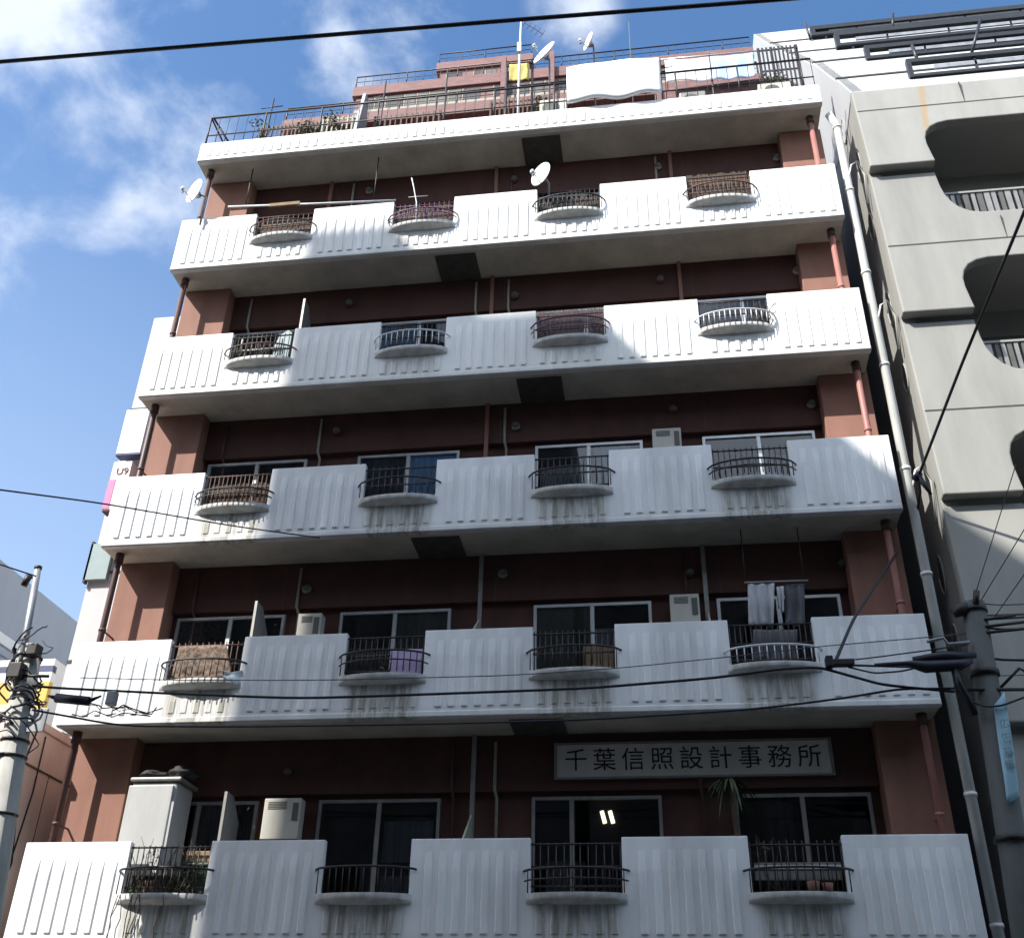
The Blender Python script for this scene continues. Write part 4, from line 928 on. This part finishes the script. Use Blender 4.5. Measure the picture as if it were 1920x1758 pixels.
for x, lab in ((1.15, 'bare roof pole at the far left of the terrace'), (3.55, 'bare roof pole right of the grey screen wall'), (4.85, 'bare roof pole left of the mustard cloth'), (9.2, 'bare roof pole between the big white quilt and the white sheet')):
    mb = MB(); mb.tube([(x, .35, 17.2), (x + .02, .35, 19.15 + (x % 1) * .5)], .017, m_iron, 6); mb.tube([(x - .22, .35, 18.95), (x + .25, .35, 18.97)], .011, m_iron, 5)
    tag(mb.build('clothes_pole', None, (x, .35, 17.2)), lab, 'pole', 'clothes poles on the roof terrace')

# ---------------------------------------------------------------- heaters, cabinet, clutter
def heater(label, x0, x1, z1, h, y=.62, d=.2):
    t = thing('water_heater', label, 'water heater', ((x0 + x1) / 2, y + d, z1 - h), 'wall mounted water heaters')
    mb = MB(); mb.box(x0, x1, y, y + d, z1 - h, z1, m_heater); mb.build('casing', t, (x0, y, z1 - h), bevel=.012)
    mb = MB(); xm = (x0 + x1) / 2
    for j in range(5): mb.box(x0 + .06, x0 + (x1 - x0) * .62, y - .004, y + .002, z1 - .05 - j * .022, z1 - .062 - j * .022, m_grille)
    mb.build('vent_slot', t, (x0, y, z1 - .1))
    mb = MB(); mb.box(x1 - .11, x1 - .03, y - .012, y - .001, z1 - h * .55, z1 - h * .12, m_grille); mb.build('side_panel', t, (x1, y, z1 - .3))
    mb = MB()
    for dx in (.1, .2, .3): mb.tube([(x0 + dx, y + d * .5, z1 - h), (x0 + dx, y + d * .5, z1 - h - .5), (x0 + dx, y + .3, z1 - h - .6)], .012, m_alu_d, 6)
    mb.build('pipe', t, (x0, y, z1 - h))
P = at(497, 1496, .62); Q = at(566, 1494, .62); heater('cream water heater with a patch of sunlight, bottom row beside the grey partition', P.x, Q.x, P.z, .55)
P = at(560, 1150, .62); Q = at(604, 1148, .62); heater('cream water heater in the second row left of the second window', P.x, Q.x, P.z, .6)
P = at(1255, 1114, .62); Q = at(1310, 1112, .62); heater('cream water heater in the second row between the third and fourth windows', P.x, Q.x, P.z, .6)
P = at(1222, 804, .62); Q = at(1276, 802, .62); heater('cream water heater in the third row between the third and fourth windows', P.x, Q.x, P.z, .6)
z = H
cb = thing('tall_cabinet', 'tall grey white metal cabinet on the lowest balcony beside the lit pillar', 'cabinet', (1.55, .55, z + .12))
mb = MB(); mb.box(1.18, 1.84, .30,   .86, z + .12, 4.98, m_cab); mb.build('casing', cb, (1.5, .5, z), bevel=.03)
mb = MB(); mb.box(1.15, 1.80, .27, .298, z + .2, 4.93, m_cab); mb.build('door', cb, (1.5, .28, z), bevel=.012)
mb = MB(); mb.box(1.82, 1.85, .272, .3, 4.1, 4.7, m_alu); mb.build('handle', cb, (1.8, .28, 4.3))
mb = MB(); mb.box(1.15, 1.9, .26, .88, 4.984, 5.04, m_alu_d); mb.build('top_cover', cb, (1.5, .5, 5), bevel=.02)
def lump(name, label, cat, c, s, m, seed):
    rr = random.Random(seed); mb = MB(); ph = [rr.random() * 6 for _ in range(6)]
    def fn(u, v):
        a, t = 2 * math.pi * u, math.pi * v
        k_ = 1 + .14 * math.sin(3 * a + ph[0]) * math.sin(t) + .1 * math.sin(5 * a + 4 * t + ph[1]) + .07 * math.sin(9 * t + ph[2])
        return (c[0] + s[0] * k_ * math.sin(t) * math.cos(a), c[1] + s[1] * k_ * math.sin(t) * math.sin(a), c[2] + s[2] * max(-.8, k_ * math.cos(t)))
    mb.grid(fn, 22, 14, m); return tag(mb.build(name, None, c), label, cat)
lump('plastic_bag', 'black plastic bag heaped on the left of the tall cabinet top', 'bag', (1.4, .5, 5.11), (.24, .18, .07), m_bag, 1)
lump('plastic_bag', 'larger black plastic bag on the right of the tall cabinet top', 'bag', (1.76, .55, 5.14), (.22, .2, .10), m_bag, 2)
mb = MB(); mb.box(2.2, 2.58, .12, .3, H + .62, H + .98, m_greenbox); mb.box(2.18, 2.6, .1, .32, H + .98, H + 1.02, m_greenbox)
tag(mb.build('storage_crate', None, (2.3, .2, H + .62), bevel=.012), 'dark green crate behind the bottom left grille', 'crate')
mb = MB(); mb.box(2.22, 2.58, .13, .3, H + 1.03, H + 1.17, m_card)
tag(mb.build('cardboard_box', None, (2.3, .2, H + 1.03), bevel=.008), 'flat brown cardboard box on top of the dark green crate', 'box')
mb = MB(); mb.box(1.55, 2.12, .13, .4, H + .62, H + .84, m_iron_r); mb.box(1.53, 2.14, .11, .42, H + .84, H + .87, m_iron_r)
tag(mb.build('planter_trough', None, (1.8, .2, H + .62), bevel=.012), 'dark brown plant trough behind the bottom left grille', 'trough')
mb = MB(); mb.box(7.5, 7.92, .12, .3, 2 * H + .62, 2 * H + 1.0, m_card)
tag(mb.build('cardboard_box', None, (7.6, .2, 2 * H + .7), bevel=.01), 'tan cardboard box behind the grille of the third notch, second row', 'box')
mb = MB(); mb.box(9.55, 10.58, .13, .17, H + .78, H + .98, m_alu_d); mb.box(9.55, 10.58, .12, .128, H + .9, H + .95, m_fwhite)
tag(mb.build('window_box', None, (9.55, .15, H + .8), bevel=.006), 'grey trough rail behind the grille of the bottom right notch', 'trough')
mb = MB(); mb.tube([(10.2, -.1, H + .606), (10.2, -.1, H + .72)], [.06, .075], m_terra, 12); mb.tube([(10.36, -.1, H + .606), (10.36, -.1, H + .7)], [.05, .065], m_terra, 12)
tag(mb.build('flower_pot', None, (10.28, -.1, H + .61)), 'pair of small pots on the bottom right ledge', 'flower pots')
# ---------------------------------------------------------------- sign over the lowest balcony
so_ = thing('sign_board', 'long dim white office sign with black Japanese characters above the bottom right windows', 'sign', (8.9, .84, 5.08))
mb = MB(); mb.box(7.06, 10.74, .80, .85, 5.08, 5.53, m_signw); mb.build('board', so_, (7.06, .8, 5.08), bevel=.008)
mb = MB()
for q in ((7.03, 10.77, 5.53, 5.555), (7.03, 10.77, 5.055, 5.08)): mb.box(q[0], q[1], .785, .855, q[2], q[3], m_alu_d)
for q in ((7.03, 7.06), (10.74, 10.77)): mb.box(q[0], q[1], .785, .855, 5.08, 5.53, m_alu_d)
mb.build('frame', so_, (7.03, .79, 5.06))
for i, ch in enumerate('千葉信照設計事務所'):
    text_obj(ch, (7.33 + i * .392, .797, 5.295), .33, m_ink, so_, name='character')

# ---------------------------------------------------------------- plants
def leafy(mb, c, r, n, size, m, rr, flat=.7):
    for _ in range(n):
        d = Vector((rr.gauss(0, 1), rr.gauss(0, 1), rr.gauss(0, flat))).normalized() * r * (rr.random() ** .45)
        p = Vector(c) + d; a = Vector((rr.gauss(0, 1), rr.gauss(0, 1), rr.gauss(0, .6))).normalized(); b_ = a.cross(Vector((rr.gauss(0, 1), rr.gauss(0, 1), 1))).normalized()
        s_ = size * (.6 + rr.random() * .8)
        mb.add([p - a * s_, p + b_ * s_ * .42, p + a * s_, p - b_ * s_ * .42], [(0, 1, 2, 3)], m)
rr = random.Random(11)
t = thing('yucca', 'drooping yucca on a thin dark trunk before the bottom right window, under the sign', 'plant', (9.55, .45, H + .12))
c = at(1368, 1462, .45); bz = at(1385, 1580, .45)
mb = MB(); mb.tube([(bz.x, .45, H + .12), bz, (c.x + .02, .45, c.z - .1), c], [.05, .045, .04, .035], m_twig, 8); mb.build('trunk', t, (bz.x, .45, H))
mb = MB()
for i in range(34):
    a = rr.random() * 6.28; ln_ = .26 + rr.random() * .24; dr = .5 + rr.random() * .9; w_ = .018
    pts = [c + Vector((math.cos(a) * ln_ * s_, math.sin(a) * ln_ * s_ * .7, .12 * s_ - dr * .45 * s_ * s_)) for s_ in (0, .3, .6, .85, 1)]
    sd_ = Vector((-math.sin(a), math.cos(a), .2)).normalized()
    vs = []
    for j, p in enumerate(pts): ww = w_ * (1, 1.2, 1, .6, .05)[j]; vs += [p - sd_ * ww, p + sd_ * ww]
    mb.add(vs, [(2 * j, 2 * j + 1, 2 * j + 3, 2 * j + 2) for j in range(4)], m_leaf)
mb.build('foliage', t, c)
def vine(name, label, x0, x1, z, z1, ntw, nleaf, seed, y=-.04, trail=0):
    rr = random.Random(seed); t = thing(name, label, 'plant', ((x0 + x1) / 2, y, z))
    mb = MB()
    for i in range(ntw):
        x = x0 + (x1 - x0) * rr.random(); p = Vector((x, y + rr.random() * .12, z)); pts = [p]
        for j in range(6):
            p = p + Vector(((rr.random() - .5) * .16, (rr.random() - .5) * .06, (z1 - z) / 6 * (.6 + .7 * rr.random()))); pts.append(p)
        mb.tube(pts, [.009 * (1 - j * .12) for j in range(7)], m_twig, 5)
    for i in range(trail):
        p = Vector((x0 + (x1 - x0) * rr.random(), -.2, z - .02)); pts = [p]
        for j in range(5): p = p + Vector(((rr.random() - .5) * .1, -.005, -.11 - rr.random() * .05)); pts.append(p)
        mb.tube(pts, .006, m_twig, 5)
    mb.build('stem', t, ((x0 + x1) / 2, y, z))
    mb = MB()
    for i in range(max(1, nleaf // 30)): leafy(mb, (x0 + (x1 - x0) * rr.random(), y + rr.random() * .08, z + (z1 - z) * rr.random() * .8), .12, 30, .024, m_leaf, rr)
    mb.build('foliage', t, ((x0 + x1) / 2, y, z))
vine('climbing_plant', 'bare twiggy climber tangled in the bottom left grille, trailing below the ledge', 1.5, 2.55, H + .6, H + 1.25, 26, 0 + 120, 21, trail=9)
vine('climbing_plant', 'leafy climber at the right of the bottom left grille', 2.1, 2.6, H + .62, H + 1.0, 8, 260, 22, y=.02)
vine('potted_shrub', 'wiry shrub at the right of the rightmost ledge, fourth row up', 10.35, 10.62, 4 * H + .6, 4 * H + 1.1, 16, 120, 23)
vine('potted_shrub', 'low straggly plant on the leftmost ledge, fourth row up', 1.55, 2.2, 4 * H + .6, 4 * H + 1.05, 14, 40, 24)
vine('potted_shrub', 'sparse dark plant behind the second grille, second row', 4.2, 4.75, 2 * H + .62, 2 * H + 1.2, 14, 120, 25, y=.1)
vine('potted_shrub', 'dim leafy plant behind the bottom right grille', 9.6, 9.9, H + .62, H + 1.3, 8, 90, 26, y=.1)
